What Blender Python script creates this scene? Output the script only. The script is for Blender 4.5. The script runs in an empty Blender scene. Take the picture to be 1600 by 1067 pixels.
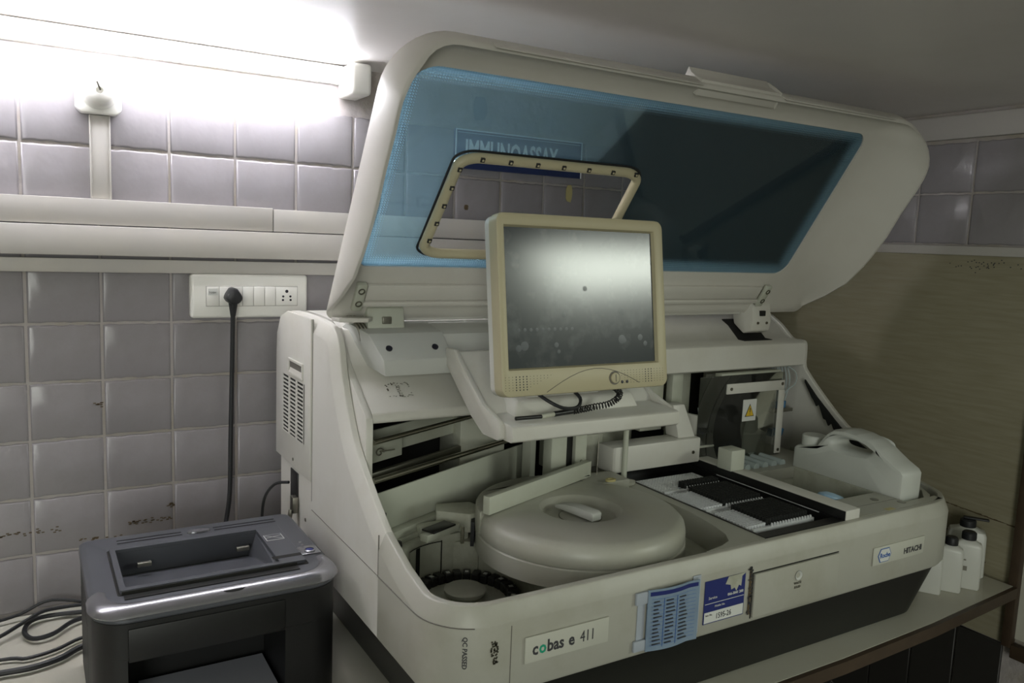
import bpy, bmesh, math, random
from mathutils import Matrix, Vector
random.seed(7)
S = bpy.context.scene
COL = S.collection
# ------------------------------------------------------------------ camera
cd = bpy.data.cameras.new('camera'); cam = bpy.data.objects.new('camera', cd); COL.objects.link(cam)
cd.sensor_width = 36; cd.lens = 1260/1600*36; cd.clip_start = .02
Rm = Matrix(((0.85686886, 0.03083584, -0.51461142), (-0.51404564, 0.12691169, -0.84832217), (0.03915148, 0.9914346, 0.1245977)))
cam.matrix_world = Matrix.Translation((0, 0, 1.46)) @ Rm.to_4x4()
S.camera = cam
# ------------------------------------------------------------------ light and exposure
S.view_settings.view_transform = 'Standard'; S.view_settings.look = 'None'
S.view_settings.gamma = 1; S.view_settings.use_curve_mapping = False
S.view_settings.exposure = 0.0
W = bpy.data.worlds.new('world'); S.world = W; W.use_nodes = True
W.node_tree.nodes['Background'].inputs[0].default_value = (.80, .83, .72, 1)
W.node_tree.nodes['Background'].inputs[1].default_value = .17
TUBE_POWER = 39.0
def area(name, loc, size, power, color, target):
    l = bpy.data.lights.new(name, 'AREA'); l.shape = 'RECTANGLE'; l.size, l.size_y = size; l.energy = power; l.color = color
    o = bpy.data.objects.new(name, l); COL.objects.link(o); o.location = loc
    o.rotation_euler = (Vector(target)-Vector(loc)).to_track_quat('-Z', 'Y').to_euler()
area('room_lamp', (3.35, -2.45, 2.40), (1.7, .45), 46.0, (.93, 1.0, .88), (1.5, 1.0, 1.1))
area('fill_light', (-1.0, -2.5, 1.5), (1.6, 1.8), 66.0, (.97, 1.0, .92), (1.3, 1.4, 1.5))  # unseen lamp added behind the camera to lift the ambient light

# ------------------------------------------------------------------ materials
def mat(name, col, rough=.5, metal=0, spec=.5, dirt=None, dscale=6, damt=.5, bump=0, bscale=40, coat=0, sss=0, em=None, es=0, trans=0):
    m = bpy.data.materials.new(name); m.use_nodes = True; nt = m.node_tree; p = nt.nodes['Principled BSDF']
    p.inputs['Base Color'].default_value = (*col, 1); p.inputs['Roughness'].default_value = rough
    p.inputs['Metallic'].default_value = metal; p.inputs['Specular IOR Level'].default_value = spec
    p.inputs['Coat Weight'].default_value = coat; p.inputs['Coat Roughness'].default_value = .08
    if trans: p.inputs['Transmission Weight'].default_value = trans
    if em: p.inputs['Emission Color'].default_value = (*em, 1); p.inputs['Emission Strength'].default_value = es
    if dirt or bump:
        tc = nt.nodes.new('ShaderNodeTexCoord')
    if dirt:
        n = nt.nodes.new('ShaderNodeTexNoise'); n.inputs['Scale'].default_value = dscale; n.inputs['Detail'].default_value = 8; n.inputs['Roughness'].default_value = .65
        r = nt.nodes.new('ShaderNodeValToRGB'); r.color_ramp.elements[0].position = .45; r.color_ramp.elements[1].position = .75
        x = nt.nodes.new('ShaderNodeMix'); x.data_type = 'RGBA'; mu = nt.nodes.new('ShaderNodeMath'); mu.operation = 'MULTIPLY'; mu.inputs[1].default_value = damt
        nt.links.new(tc.outputs['Object'], n.inputs['Vector']); nt.links.new(n.outputs['Fac'], r.inputs[0]); nt.links.new(r.outputs[0], mu.inputs[0])
        nt.links.new(mu.outputs[0], x.inputs[0]); x.inputs[6].default_value = (*col, 1); x.inputs[7].default_value = (*dirt, 1)
        nt.links.new(x.outputs[2], p.inputs['Base Color'])
    if bump:
        n2 = nt.nodes.new('ShaderNodeTexNoise'); n2.inputs['Scale'].default_value = bscale; n2.inputs['Detail'].default_value = 3
        b = nt.nodes.new('ShaderNodeBump'); b.inputs['Strength'].default_value = bump; b.inputs['Distance'].default_value = .01
        nt.links.new(tc.outputs['Object'], n2.inputs['Vector']); nt.links.new(n2.outputs['Fac'], b.inputs['Height']); nt.links.new(b.outputs[0], p.inputs['Normal'])
    return m
M = dict(
    shell=mat('white_shell_plastic', (.66, .65, .60), .42, dirt=(.50, .47, .38), dscale=5, damt=.45, bump=.02, bscale=500),
    lid=mat('lid_plastic', (.64, .62, .57), .45, dirt=(.54, .51, .44), dscale=4, damt=.4),
    fascia=mat('fascia_plastic_dimmed', (.455, .45, .395), .42, dirt=(.30, .28, .20), dscale=7, damt=.5),  # shell plastic with the front's dimmer light put into its colour, plus dirt
    deck=mat('deck_plastic', (.43, .43, .375), .38, dirt=(.38, .36, .26), dscale=9, damt=.45),
    inner=mat('inner_plastic', (.50, .51, .43), .5, dirt=(.24, .22, .14), dscale=14, damt=.7),
    box=mat('grey_box_plastic', (.55, .56, .53), .5),
    cream=mat('cream_bezel', (.50, .455, .30), .45, dirt=(.48, .42, .26), dscale=10, damt=.4),
    black=mat('black_plastic', (.012, .012, .012), .35),
    base=mat('dark_base', (.009, .0095, .0085), .42),
    rubber=mat('rubber_black', (.015, .016, .018), .5),
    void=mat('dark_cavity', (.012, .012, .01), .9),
    steel=mat('steel', (.62, .60, .52), .22, 1),
    dsteel=mat('dull_steel', (.30, .29, .25), .4, 1),
    sheet=mat('sheet_metal', (.52, .54, .46), .45, dirt=(.40, .39, .30), dscale=6, damt=.6),
    screw=mat('screw', (.25, .24, .2), .35, 1),
    dot=mat('dark_dot', (.01, .01, .02), .4),
    seam=mat('seam_shadow_gap', (.16, .15, .13), .7),
    white=mat('white_tray', (.80, .82, .84), .4),
    pvc=mat('pvc_trunking', (.50, .48, .45), .5, dirt=(.6, .56, .47), dscale=7, damt=.4),
    switch=mat('switch_plastic', (.86, .85, .80), .3),
    ceil=mat('ceiling_paint', (.90, .86, .83), .42, spec=1.0, dirt=(.74, .69, .64), dscale=2, damt=.5, bump=.15, bscale=5),
    tile=mat('glazed_tile', (.30, .283, .30), .24, dirt=(.21, .195, .185), dscale=6, damt=.7, bump=.12, bscale=22),
    grout=mat('grout', (.42, .385, .375), .6, dirt=(.30, .26, .15), dscale=9, damt=.7, bump=.3, bscale=60),
    lam=mat('desk_laminate', (.56, .55, .47), .35, dirt=(.52, .48, .38), dscale=6, damt=.5),
    wood=mat('dark_wood', (.055, .036, .022), .5, dirt=(.09, .06, .035), dscale=30, damt=.6),
    under=mat('under_panel', (.07, .062, .05), .5, dirt=(.1, .08, .06), dscale=5, damt=.6),
    floor=mat('floor_tile', (.03, .028, .025), .45, dirt=(.03, .028, .024), dscale=8, damt=.7),
    jug=mat('jug_plastic', (.62, .64, .60), .38),
    bottle=mat('bottle_plastic', (.66, .67, .62), .35),
    pr_top=mat('printer_gunmetal', (.095, .10, .115), .38, .3),
    pr_sil=mat('printer_silver', (.34, .34, .37), .22, .75),
    pr_blk=mat('printer_black', (.007, .007, .0075), .48),
    paper=mat('paper', (.42, .43, .50), .8),
    bag=mat('blue_bag', (.35, .55, .75), .25),
    tubeclear=mat('clear_tubing', (.45, .52, .52), .2),
    bluepart=mat('blue_fitting', (.05, .16, .30), .35),
    yellow=mat('yellow_sign', (.75, .50, .03), .5),
    label=mat('label_white', (.72, .73, .70), .45),
    plate=mat('plate_plastic', (.56, .56, .49), .35),
    ink=mat('ink_dark', (.05, .05, .055), .6),
    green=mat('ink_green', (.02, .33, .20), .5),
    blueink=mat('ink_blue', (.03, .12, .42), .5),
    navy=mat('navy_print', (.025, .035, .17), .35),
    pocket=mat('document_sheet', (.24, .32, .42), .25, dirt=(.18, .24, .33), dscale=30, damt=.6),
    tapeg=mat('tape_grey', (.42, .46, .52), .35),
    signblue=mat('sign_navy', (.02, .035, .12), .4),
    signw=mat('sign_white', (.86, .88, .92), .5),
    lead=mat('brown_stain', (.10, .07, .035), .8),
    paint=mat('room_paint', (.50, .50, .44), .6),
    pillar=mat('pilaster_paint', (.34, .36, .38), .6),
    foam=mat('black_foam', (.01, .011, .01), .95),
    yellowed=mat('yellowed_plastic', (.50, .44, .20), .5),
)
# plywood / laminate board on the right wall : streaks along the board
def board_mat():
    m = mat('wall_board', (.33, .28, .21), .42); nt = m.node_tree; p = nt.nodes['Principled BSDF']
    tc = nt.nodes.new('ShaderNodeTexCoord'); mp = nt.nodes.new('ShaderNodeMapping'); mp.inputs['Scale'].default_value = (1, 5, 60)
    n = nt.nodes.new('ShaderNodeTexNoise'); n.inputs['Scale'].default_value = 2.2; n.inputs['Detail'].default_value = 9
    r = nt.nodes.new('ShaderNodeValToRGB'); r.color_ramp.elements[0].position = .3; r.color_ramp.elements[0].color = (.275, .25, .165, 1)
    r.color_ramp.elements[1].position = .7; r.color_ramp.elements[1].color = (.33, .305, .215, 1)
    n2 = nt.nodes.new('ShaderNodeTexNoise'); n2.inputs['Scale'].default_value = 7; n2.inputs['Detail'].default_value = 6
    r2 = nt.nodes.new('ShaderNodeValToRGB'); r2.color_ramp.elements[0].position = .68; r2.color_ramp.elements[1].position = .74
    x = nt.nodes.new('ShaderNodeMix'); x.data_type = 'RGBA'; x.inputs[7].default_value = (.10, .07, .04, 1)
    nt.links.new(tc.outputs['Object'], mp.inputs[0]); nt.links.new(mp.outputs[0], n.inputs['Vector']); nt.links.new(n.outputs[0], r.inputs[0])
    nt.links.new(tc.outputs['Object'], n2.inputs['Vector']); nt.links.new(n2.outputs[0], r2.inputs[0]); nt.links.new(r2.outputs[0], x.inputs[0])
    nt.links.new(r.outputs[0], x.inputs[6]); nt.links.new(x.outputs[2], p.inputs['Base Color'])
    return m
M['board'] = board_mat()
# clear and tinted sheets
def sheet_mat(name, tint, haze_col, haze, rough=.03, halftone=None):
    m = bpy.data.materials.new(name); m.use_nodes = True; nt = m.node_tree; nt.nodes.clear()
    out = nt.nodes.new('ShaderNodeOutputMaterial'); t = nt.nodes.new('ShaderNodeBsdfTransparent'); t.inputs[0].default_value = (*tint, 1)
    d = nt.nodes.new('ShaderNodeBsdfDiffuse'); d.inputs[0].default_value = (*haze_col, 1)
    tl = nt.nodes.new('ShaderNodeBsdfTranslucent'); tl.inputs[0].default_value = (*haze_col, 1)
    dm = nt.nodes.new('ShaderNodeMixShader'); dm.inputs[0].default_value = .6; nt.links.new(d.outputs[0], dm.inputs[1]); nt.links.new(tl.outputs[0], dm.inputs[2])
    m1 = nt.nodes.new('ShaderNodeMixShader'); m1.inputs[0].default_value = haze
    nt.links.new(t.outputs[0], m1.inputs[1]); nt.links.new(dm.outputs[0], m1.inputs[2])
    g = nt.nodes.new('ShaderNodeBsdfGlossy'); g.inputs['Roughness'].default_value = rough
    fr = nt.nodes.new('ShaderNodeFresnel'); fr.inputs[0].default_value = 1.45
    m2 = nt.nodes.new('ShaderNodeMixShader'); nt.links.new(fr.outputs[0], m2.inputs[0]); nt.links.new(m1.outputs[0], m2.inputs[1]); nt.links.new(g.outputs[0], m2.inputs[2])
    last = m2
    if halftone:
        # printed dot border: uv in metres (x, s); dots shrink away from the border
        x0, x1, y0, y1 = halftone
        uv = nt.nodes.new('ShaderNodeTexCoord'); sp = nt.nodes.new('ShaderNodeSeparateXYZ'); nt.links.new(uv.outputs['Object'], sp.inputs[0])
        def mth(op, a, b=None):
            n = nt.nodes.new('ShaderNodeMath'); n.operation = op
            for i, v in enumerate((a, b)):
                if v is None: continue
                if hasattr(v, 'links'): nt.links.new(v, n.inputs[i])
                else: n.inputs[i].default_value = v
            return n.outputs[0]
        X, Y = sp.outputs[0], sp.outputs[1]
        dd = mth('MINIMUM', mth('MINIMUM', mth('SUBTRACT', X, x0), mth('SUBTRACT', x1, X)), mth('MINIMUM', mth('SUBTRACT', Y, y0), mth('SUBTRACT', y1, Y)))
        P = .0042
        fx = mth('SUBTRACT', mth('FRACT', mth('MULTIPLY', X, 1/P)), .5); fy = mth('SUBTRACT', mth('FRACT', mth('MULTIPLY', Y, 1/P)), .5)
        rr = mth('SQRT', mth('ADD', mth('MULTIPLY', fx, fx), mth('MULTIPLY', fy, fy)))
        rad = mth('SUBTRACT', .60, mth('MULTIPLY', dd, 21.0))
        mask = mth('LESS_THAN', rr, rad)
        dot = nt.nodes.new('ShaderNodeMixShader'); dd2 = nt.nodes.new('ShaderNodeBsdfDiffuse'); dd2.inputs[0].default_value = (.33, .50, .60, 1)
        tl2 = nt.nodes.new('ShaderNodeBsdfTranslucent'); tl2.inputs[0].default_value = (.33, .50, .60, 1)
        nt.links.new(dd2.outputs[0], dot.inputs[1]); nt.links.new(tl2.outputs[0], dot.inputs[2]); dot.inputs[0].default_value = .6
        m3 = nt.nodes.new('ShaderNodeMixShader'); nt.links.new(mask, m3.inputs[0]); nt.links.new(m2.outputs[0], m3.inputs[1]); nt.links.new(dot.outputs[0], m3.inputs[2])
        last = m3
    nt.links.new(last.outputs[0], out.inputs[0]); return m
M['acryl'] = sheet_mat('smoky_acrylic', (.88, .90, .86), (.5, .5, .46), .06)
M['window'] = sheet_mat('blue_window_acrylic', (.74, .87, .91), (.36, .56, .68), .165, halftone=(.455, 1.44, .066, .405))
M['clearlab'] = sheet_mat('clear_tape', (.9, .93, .95), (.7, .75, .8), .35, .1)
# monitor glass: dark glossy with dusty spots
def screen_mat():
    m = mat('screen_glass', (.010, .013, .018), .17, spec=.8); nt = m.node_tree; p = nt.nodes['Principled BSDF']
    tc = nt.nodes.new('ShaderNodeTexCoord'); n = nt.nodes.new('ShaderNodeTexNoise'); n.inputs['Scale'].default_value = 26; n.inputs['Detail'].default_value = 7
    r = nt.nodes.new('ShaderNodeValToRGB'); r.color_ramp.elements[0].position = .52; r.color_ramp.elements[0].color = (.028, .035, .042, 1)
    r.color_ramp.elements[1].position = .82; r.color_ramp.elements[1].color = (.12, .13, .14, 1)
    nt.links.new(tc.outputs['Object'], n.inputs['Vector']); nt.links.new(n.outputs[0], r.inputs[0]); nt.links.new(r.outputs[0], p.inputs['Base Color'])
    return m
M['screen'] = screen_mat()
M['smudge'] = mat('finger_smudge', (.085, .095, .105), .27, spec=.5)
M['emit'] = mat('tube_glow', (1, 1, 1), .5, em=(.93, .93, 1.0), es=TUBE_POWER)

# ------------------------------------------------------------------ mesh helpers
class B:
    def __init__(s): s.bm = bmesh.new()
    def _v(s, ps): return [s.bm.verts.new(p) for p in ps]
    def box(s, x0, x1, y0, y1, z0, z1, bev=0, seg=2, mtx=None):
        t = bmesh.new(); bmesh.ops.create_cube(t, size=1)
        for v in t.verts: v.co = Vector(((x0+x1)/2+v.co.x*(x1-x0), (y0+y1)/2+v.co.y*(y1-y0), (z0+z1)/2+v.co.z*(z1-z0)))
        if bev: bmesh.ops.bevel(t, geom=list(t.edges), offset=bev, segments=seg, profile=.5, affect='EDGES')
        return s._merge(t, mtx)
    def _merge(s, t, mtx=None):
        if mtx is not None: bmesh.ops.transform(t, matrix=mtx, verts=t.verts)
        mp = {}
        for v in t.verts: mp[v] = s.bm.verts.new(v.co)
        for f in t.faces:
            try: s.bm.faces.new([mp[v] for v in f.verts])
            except ValueError: pass
        t.free(); return s
    def hexa(s, p, bev=0, seg=2):   # p: 4 bottom, 4 top
        t = bmesh.new(); v = [t.verts.new(q) for q in p]
        for f in ((3, 2, 1, 0), (4, 5, 6, 7), (0, 1, 5, 4), (1, 2, 6, 5), (2, 3, 7, 6), (3, 0, 4, 7)): t.faces.new([v[i] for i in f])
        bmesh.ops.recalc_face_normals(t, faces=t.faces)
        if bev: bmesh.ops.bevel(t, geom=list(t.edges), offset=bev, segments=seg, profile=.5, affect='EDGES')
        return s._merge(t)
    def prism(s, poly, a0, a1, axis='x', bev=0, seg=2, mtx=None):
        t = bmesh.new()
        def P(u, v, a): return {'x': (a, u, v), 'y': (u, a, v), 'z': (u, v, a)}[axis]
        lo = [t.verts.new(P(u, v, a0)) for u, v in poly]; hi = [t.verts.new(P(u, v, a1)) for u, v in poly]
        t.faces.new(lo[::-1]); t.faces.new(hi); n = len(poly)
        for i in range(n): t.faces.new((lo[i], lo[(i+1) % n], hi[(i+1) % n], hi[i]))
        bmesh.ops.recalc_face_normals(t, faces=t.faces)
        if bev:
            ed = [e for e in t.edges if e.calc_face_angle(0) > .5]
            bmesh.ops.bevel(t, geom=ed, offset=bev, segments=seg, profile=.5, affect='EDGES')
        return s._merge(t, mtx)
    def lathe(s, prof, c=(0, 0, 0), n=32, mtx=None, sx=1, sy=1):
        t = bmesh.new(); rings = []
        for r, z in prof:
            rings.append([t.verts.new((c[0]+r*sx*math.cos(2*math.pi*k/n), c[1]+r*sy*math.sin(2*math.pi*k/n), c[2]+z)) for k in range(n)] if r > 1e-6 else [t.verts.new((c[0], c[1], c[2]+z))])
        for a, b in zip(rings, rings[1:]):
            for k in range(n):
                q = [a[k % len(a)], a[(k+1) % len(a)], b[(k+1) % len(b)], b[k % len(b)]]
                q = list(dict.fromkeys(q))
                if len(q) > 2: t.faces.new(q)
        bmesh.ops.recalc_face_normals(t, faces=t.faces)
        return s._merge(t, mtx)
    def cyl(s, p0, p1, r, n=16, r1=None):
        p0, p1 = Vector(p0), Vector(p1); d = p1-p0
        m = Matrix.Translation(p0) @ d.to_track_quat('Z', 'Y').to_matrix().to_4x4()
        return s.lathe([(0, 0), (r, 0), (r1 or r, d.length), (0, d.length)], n=n, mtx=m)
    def tube(s, pts, r, n=8, closed=False, smooth=4):
        pts = [Vector(p) for p in pts]
        if smooth: pts = catmull(pts, smooth, closed)
        rings = []; up = None; N = len(pts)
        for i, p in enumerate(pts):
            a = pts[(i-1) % N] if (i or closed) else p; b = pts[(i+1) % N] if (i < N-1 or closed) else p
            d = (b-a).normalized()
            if up is None: up = d.orthogonal().normalized()
            up = (up-d*up.dot(d)).normalized(); sd = d.cross(up)
            rings.append([s.bm.verts.new(p+(up*math.cos(2*math.pi*k/n)+sd*math.sin(2*math.pi*k/n))*r) for k in range(n)])
        for i in range(N if closed else N-1):
            a, b = rings[i], rings[(i+1) % N]
            for k in range(n): s.bm.faces.new((a[k], a[(k+1) % n], b[(k+1) % n], b[k]))
        if not closed:
            s.bm.faces.new(rings[0][::-1]); s.bm.faces.new(rings[-1])
        return s
    def loft(s, rings, closed=True, cap0=False, cap1=False):
        R = [[s.bm.verts.new(p) for p in r] for r in rings]; n = len(rings[0])
        for a, b in zip(R, R[1:]):
            for k in range(n if closed else n-1):
                s.bm.faces.new((a[k], a[(k+1) % n], b[(k+1) % n], b[k]))
        if cap0: s.bm.faces.new(R[0][::-1])
        if cap1: s.bm.faces.new(R[-1])
        return s
    def quad(s, *p): s.bm.faces.new(s._v(p)); return s
    def perf(s, x0, x1, y0, y1, nx, ny, hole, z=0, rect=None, mtx=None, depth=.002):
        """plate in xy with nx*ny real holes; hole = radius, or rect=(hw,hh)"""
        t = bmesh.new(); dx, dy = (x1-x0)/nx, (y1-y0)/ny
        for i in range(nx):
            for j in range(ny):
                cx, cy = x0+(i+.5)*dx, y0+(j+.5)*dy
                o = [(-.5, -.5), (0, -.5), (.5, -.5), (.5, 0), (.5, .5), (0, .5), (-.5, .5), (-.5, 0)]
                ov = [t.verts.new((cx+a*dx, cy+b*dy, z)) for a, b in o]
                iv = []
                for k, (a, b) in enumerate(o):
                    if rect:
                        q = (max(-1, min(1, a*2))*rect[0], max(-1, min(1, b*2))*rect[1])
                    else:
                        an = math.atan2(b, a); q = (hole*math.cos(an), hole*math.sin(an))
                    iv.append((cx+q[0], cy+q[1]))
                it = [t.verts.new((*q, z)) for q in iv]; ib = [t.verts.new((*q, z-depth)) for q in iv]
                for k in range(8):
                    l = (k+1) % 8
                    t.faces.new((ov[k], ov[l], it[l], it[k])); t.faces.new((it[k], it[l], ib[l], ib[k]))
        bmesh.ops.remove_doubles(t, verts=t.verts, dist=1e-6)
        return s._merge(t, mtx)
    def obj(s, name, m, parent=None, mesh_only=False, smooth=True, ang=38, recalc=True):
        if recalc: bmesh.ops.recalc_face_normals(s.bm, faces=s.bm.faces)
        if smooth:
            for f in s.bm.faces: f.smooth = True
            for e in s.bm.edges:
                if e.calc_face_angle(0) > math.radians(ang): e.smooth = False
        root = parent
        while root is not None and root.parent is not None: root = root.parent
        if root is not None: off = root.matrix_basis.translation.copy()
        else:
            xs = [v.co for v in s.bm.verts]
            off = Vector(((min(v.x for v in xs)+max(v.x for v in xs))/2, (min(v.y for v in xs)+max(v.y for v in xs))/2, min(v.z for v in xs)))
        if root is None or not root.get('_local'):
            for v in s.bm.verts: v.co -= off
        me = bpy.data.meshes.new(name); s.bm.to_mesh(me); s.bm.free()
        me.materials.append(M[m] if isinstance(m, str) else m)
        o = bpy.data.objects.new(name, me); COL.objects.link(o)
        if parent is not None: o.parent = parent
        else: o.location = off
        return o
def catmull(p, k, closed=False):
    n = len(p); out = []
    for i in range(n if closed else n-1):
        a, b, c, d = (p[(i-1) % n] if (i or closed) else p[i]), p[i], p[(i+1) % n], (p[(i+2) % n] if (i+2 < n or closed) else p[(i+1) % n])
        for j in range(k):
            t = j/k; out.append(.5*((2*b)+(c-a)*t+(2*a-5*b+4*c-d)*t*t+(3*b-3*c+d-a)*t**3))
    if not closed: out.append(p[-1])
    return out
def thing(name, label, cat, loc, group=None):
    o = bpy.data.objects.new(name, None); COL.objects.link(o); o.empty_display_size = .05
    o.location = loc; o['label'] = label; o['category'] = cat
    if group: o['group'] = group
    return o
def tag(o, label, cat, group=None):
    o['label'] = label; o['category'] = cat
    if group: o['group'] = group
    return o
def struct(o): o['kind'] = 'structure'; return o
def stuff(o): o['kind'] = 'stuff'; return o
def textm(s, size, mtx, name, m, parent, bold=0, xs=1, align='LEFT', depth=.0002):
    c = bpy.data.curves.new(name, 'FONT'); c.body = s; c.size = size; c.offset = bold; c.extrude = depth; c.align_x = align; c.resolution_u = 2
    o = bpy.data.objects.new(name, c); COL.objects.link(o)
    dg = bpy.context.evaluated_depsgraph_get(); me = bpy.data.meshes.new_from_object(o.evaluated_get(dg))
    COL.objects.unlink(o); bpy.data.objects.remove(o)
    b = B(); b.bm.from_mesh(me); bpy.data.meshes.remove(me)
    bmesh.ops.transform(b.bm, matrix=mtx @ Matrix.Diagonal((xs, 1, 1, 1)), verts=b.bm.verts)
    return b.obj(name, m, parent, smooth=False)
def front(x, y, z): return Matrix.Translation((x, y, z)) @ Matrix.Rotation(math.pi/2, 4, 'X')   # text facing -Y
def rrect(x0, x1, y0, y1, radii, n=8, m=6):
    """closed rounded rectangle, ccw from bottom-left; radii = (bl, br, tr, tl)"""
    pts = []; cs = [((x0, y0), 180, radii[0]), ((x1, y0), 270, radii[1]), ((x1, y1), 0, radii[2]), ((x0, y1), 90, radii[3])]
    ccs = []
    for (cx, cy), a, r in cs:
        ox = cx+r if cx == x0 else cx-r; oy = cy+r if cy == y0 else cy-r
        ccs.append([(ox+r*math.cos(math.radians(a+90*k/n)), oy+r*math.sin(math.radians(a+90*k/n))) for k in range(n+1)])
    for i in range(4):
        pts += ccs[i]; p, q = ccs[i][-1], ccs[(i+1) % 4][0]
        for k in range(1, m): pts.append((p[0]+(q[0]-p[0])*k/m, p[1]+(q[1]-p[1])*k/m))
    return pts
def interp(tab, v):
    for (a, fa), (b, fb) in zip(tab, tab[1:]):
        if v <= b: return fa+(fb-fa)*max(0, (v-a))/(b-a)
    return tab[-1][1]

# ================================================================== ROOM
DZ = .76; CZ = 1.79; WY = 1.61; WX = 1.834
wall = struct(B().box(-2.2, 1.95, WY+.004, WY+.12, 0, CZ+.05).obj('wall_back', 'grout'))
def tile_mesh(w, h, seed, horiz=True):
    rnd = random.Random(seed); b = B(); g = .0022; d = .0032; nx = 12
    # pillow tile with slightly wavy top and bottom edges
    def edge(n, amp): return [rnd.uniform(-amp, amp) for _ in range(n+1)]
    et, eb = edge(nx, .0010), edge(nx, .0010)
    rows = []
    for (ins, dep) in ((g, 0), (g+.0010, d*.7), (g+.0035, d)):
        ring = []
        for k in range(nx+1): ring.append((-w/2+ins+(w-2*ins)*k/nx, -dep, ins+eb[k]))
        for k in range(nx, -1, -1): ring.append((-w/2+ins+(w-2*ins)*k/nx, -dep, h-ins+et[k]))
        rows.append(ring)
    b.loft(rows, cap1=True)
    bmesh.ops.recalc_face_normals(b.bm, faces=b.bm.faces)
    for f in b.bm.faces: f.smooth = True
    for e in b.bm.edges:
        if e.calc_face_angle(0) > math.radians(60): e.smooth = False
    me = bpy.data.meshes.new('tile'); b.bm.to_mesh(me); b.bm.free(); me.materials.append(M['tile']); return me
TW, TH = .1167, .1035
tms = [tile_mesh(TW, TH, s) for s in range(5)]
k = 0
zrows = [.76+.0035*0+1.283-TH*5+i*TH for i in range(10)]
zrows = [z-.76 for z in zrows]
base0 = wall.matrix_basis.translation
for i, z in enumerate(zrows):
    if z < .70: continue
    for j in range(-5, 16):
        x = -.002+j*TW+TW/2
        if z+TH > CZ-.0: continue
        o = bpy.data.objects.new('tile', tms[(i*7+j*3) % 5]); COL.objects.link(o); o.parent = wall
        o.location = Vector((x+random.uniform(-.0006, .0006), WY+.004, z))-base0
# thin top course
tmt = tile_mesh(TW, .07, 9)
for j in range(-5, 16):
    o = bpy.data.objects.new('tile', tmt); COL.objects.link(o); o.parent = wall; o.location = Vector((-.002+j*TW+TW/2, WY+.004, zrows[-1]+TH if zrows[-1]+2*TH > CZ else zrows[-1]+TH))-base0

rw = struct(B().box(WX+.004, WX+.10, .30, WY+.12, 0, CZ+.05).obj('wall_right', 'grout'))
RW, RH = .127, .1167
rms = [tile_mesh(RW, RH, s) for s in range(20, 24)]
br = rw.matrix_basis.translation
for i in range(2):
    for j in range(-5, 5):
        o = bpy.data.objects.new('tile', rms[(i+j*3) % 4]); COL.objects.link(o); o.parent = rw
        o.rotation_euler = (0, 0, -math.pi/2)
        o.location = Vector((WX+.004, 1.052+j*RW+RW/2, 1.489+i*RH))-br
o = B().box(WX-.006, WX+.004, .868, WY, DZ-.14, 1.466).obj('wall_board', 'board', rw)
random.seed(8)
sm = B()
for k in range(46): sm.box(WX-.0068, WX-.0055, .87+.007*k, .8775+.007*k, .883+.0004*k+random.uniform(-.0008, .0008), .8845+.0004*k+random.uniform(-.0003, .0012))
sm.obj('board_seam', 'lead', rw)
sm = B()
for k in range(60):
    y, z = .93+random.expovariate(9), .768+random.expovariate(60)
    sm.box(WX-.0066, WX-.0055, y-.004, y+.004, z-.0012, z+.0014)
stuff(sm.obj('wall_stains', 'lead', rw))
sm = B()
for k in range(34):
    y, z = random.gauss(1.0, .035), random.gauss(1.447, .006)
    sm.box(WX-.0066, WX-.0055, y-.0012, y+.0012, z-.0010, z+.0012)
stuff(sm.obj('wall_stains', 'ink', rw))
o = B().box(WX-.012, WX+.004, .30, WY, 1.466, 1.487, .002).obj('ledge_strip', 'pvc', rw)
for k in range(7):
    for z_ in (.006, .312):
        B().box(WX-.003, WX+.004, .873+.104*k, .974+.104*k, z_, z_+.303, .0015, 1).obj('tile', 'floor', rw)
o = B().box(WX-.010, WX+.004, .30, WY, 1.728, 1.781, .002).obj('top_strip', 'pvc', rw)
o = B().box(WX-.006, WX+.003, .30, .862, .64, 1.466).obj('lower_panel', 'lam', rw)
o = B().box(WX-.022, WX-.002, .848, .868, .62, 1.466, .002).obj('frame_upright', 'wood', rw)
o = B().box(WX-.022, WX-.002, .30, .848, .60, .63, .002).obj('frame_rail', 'wood', rw)
random.seed(31); sm = B()
for (x0_, x1_, z_, n_) in ((-.06, .04, .912, 26), (.150, .235, .905, 30), (.10, .12, 1.135, 9), (.06, .14, .885, 14), (.22, .232, .93, 10)):
    for k in range(n_):
        x, z = random.uniform(x0_, x1_), z_+random.gauss(0, .0022)+(random.random()-.5)*.004
        sm.box(x-.0022, x+.0022, WY-.0002, WY+.0012, z-.0008, z+.0009)
stuff(sm.obj('wall_stains', 'lead', wall))
struct(B().box(-2.2, 1.95, -.15, WY+.12, CZ, CZ+.06).obj('ceiling', 'ceil'))
fl = struct(B().box(-2.4, 4.3, -2.7, WY+.12, -.05, 0).obj('floor', 'under'))
fm = B().box(-.148, .148, -.148, .148, 0, .006, .001, 1); fmo = fm.obj('tile', 'floor', fl)
for i in range(-2, 7):
    for j in range(-2, 6):
        if i == -2 and j == -2: continue
        o = fmo.copy(); COL.objects.link(o); o.parent = fl; o.location = fl.matrix_basis.translation*-1 + Vector((i*.3+.1, j*.3+.1, 0)) + fl.matrix_basis.translation
fmo.location = Vector((-.5, -.5, 0))
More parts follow.
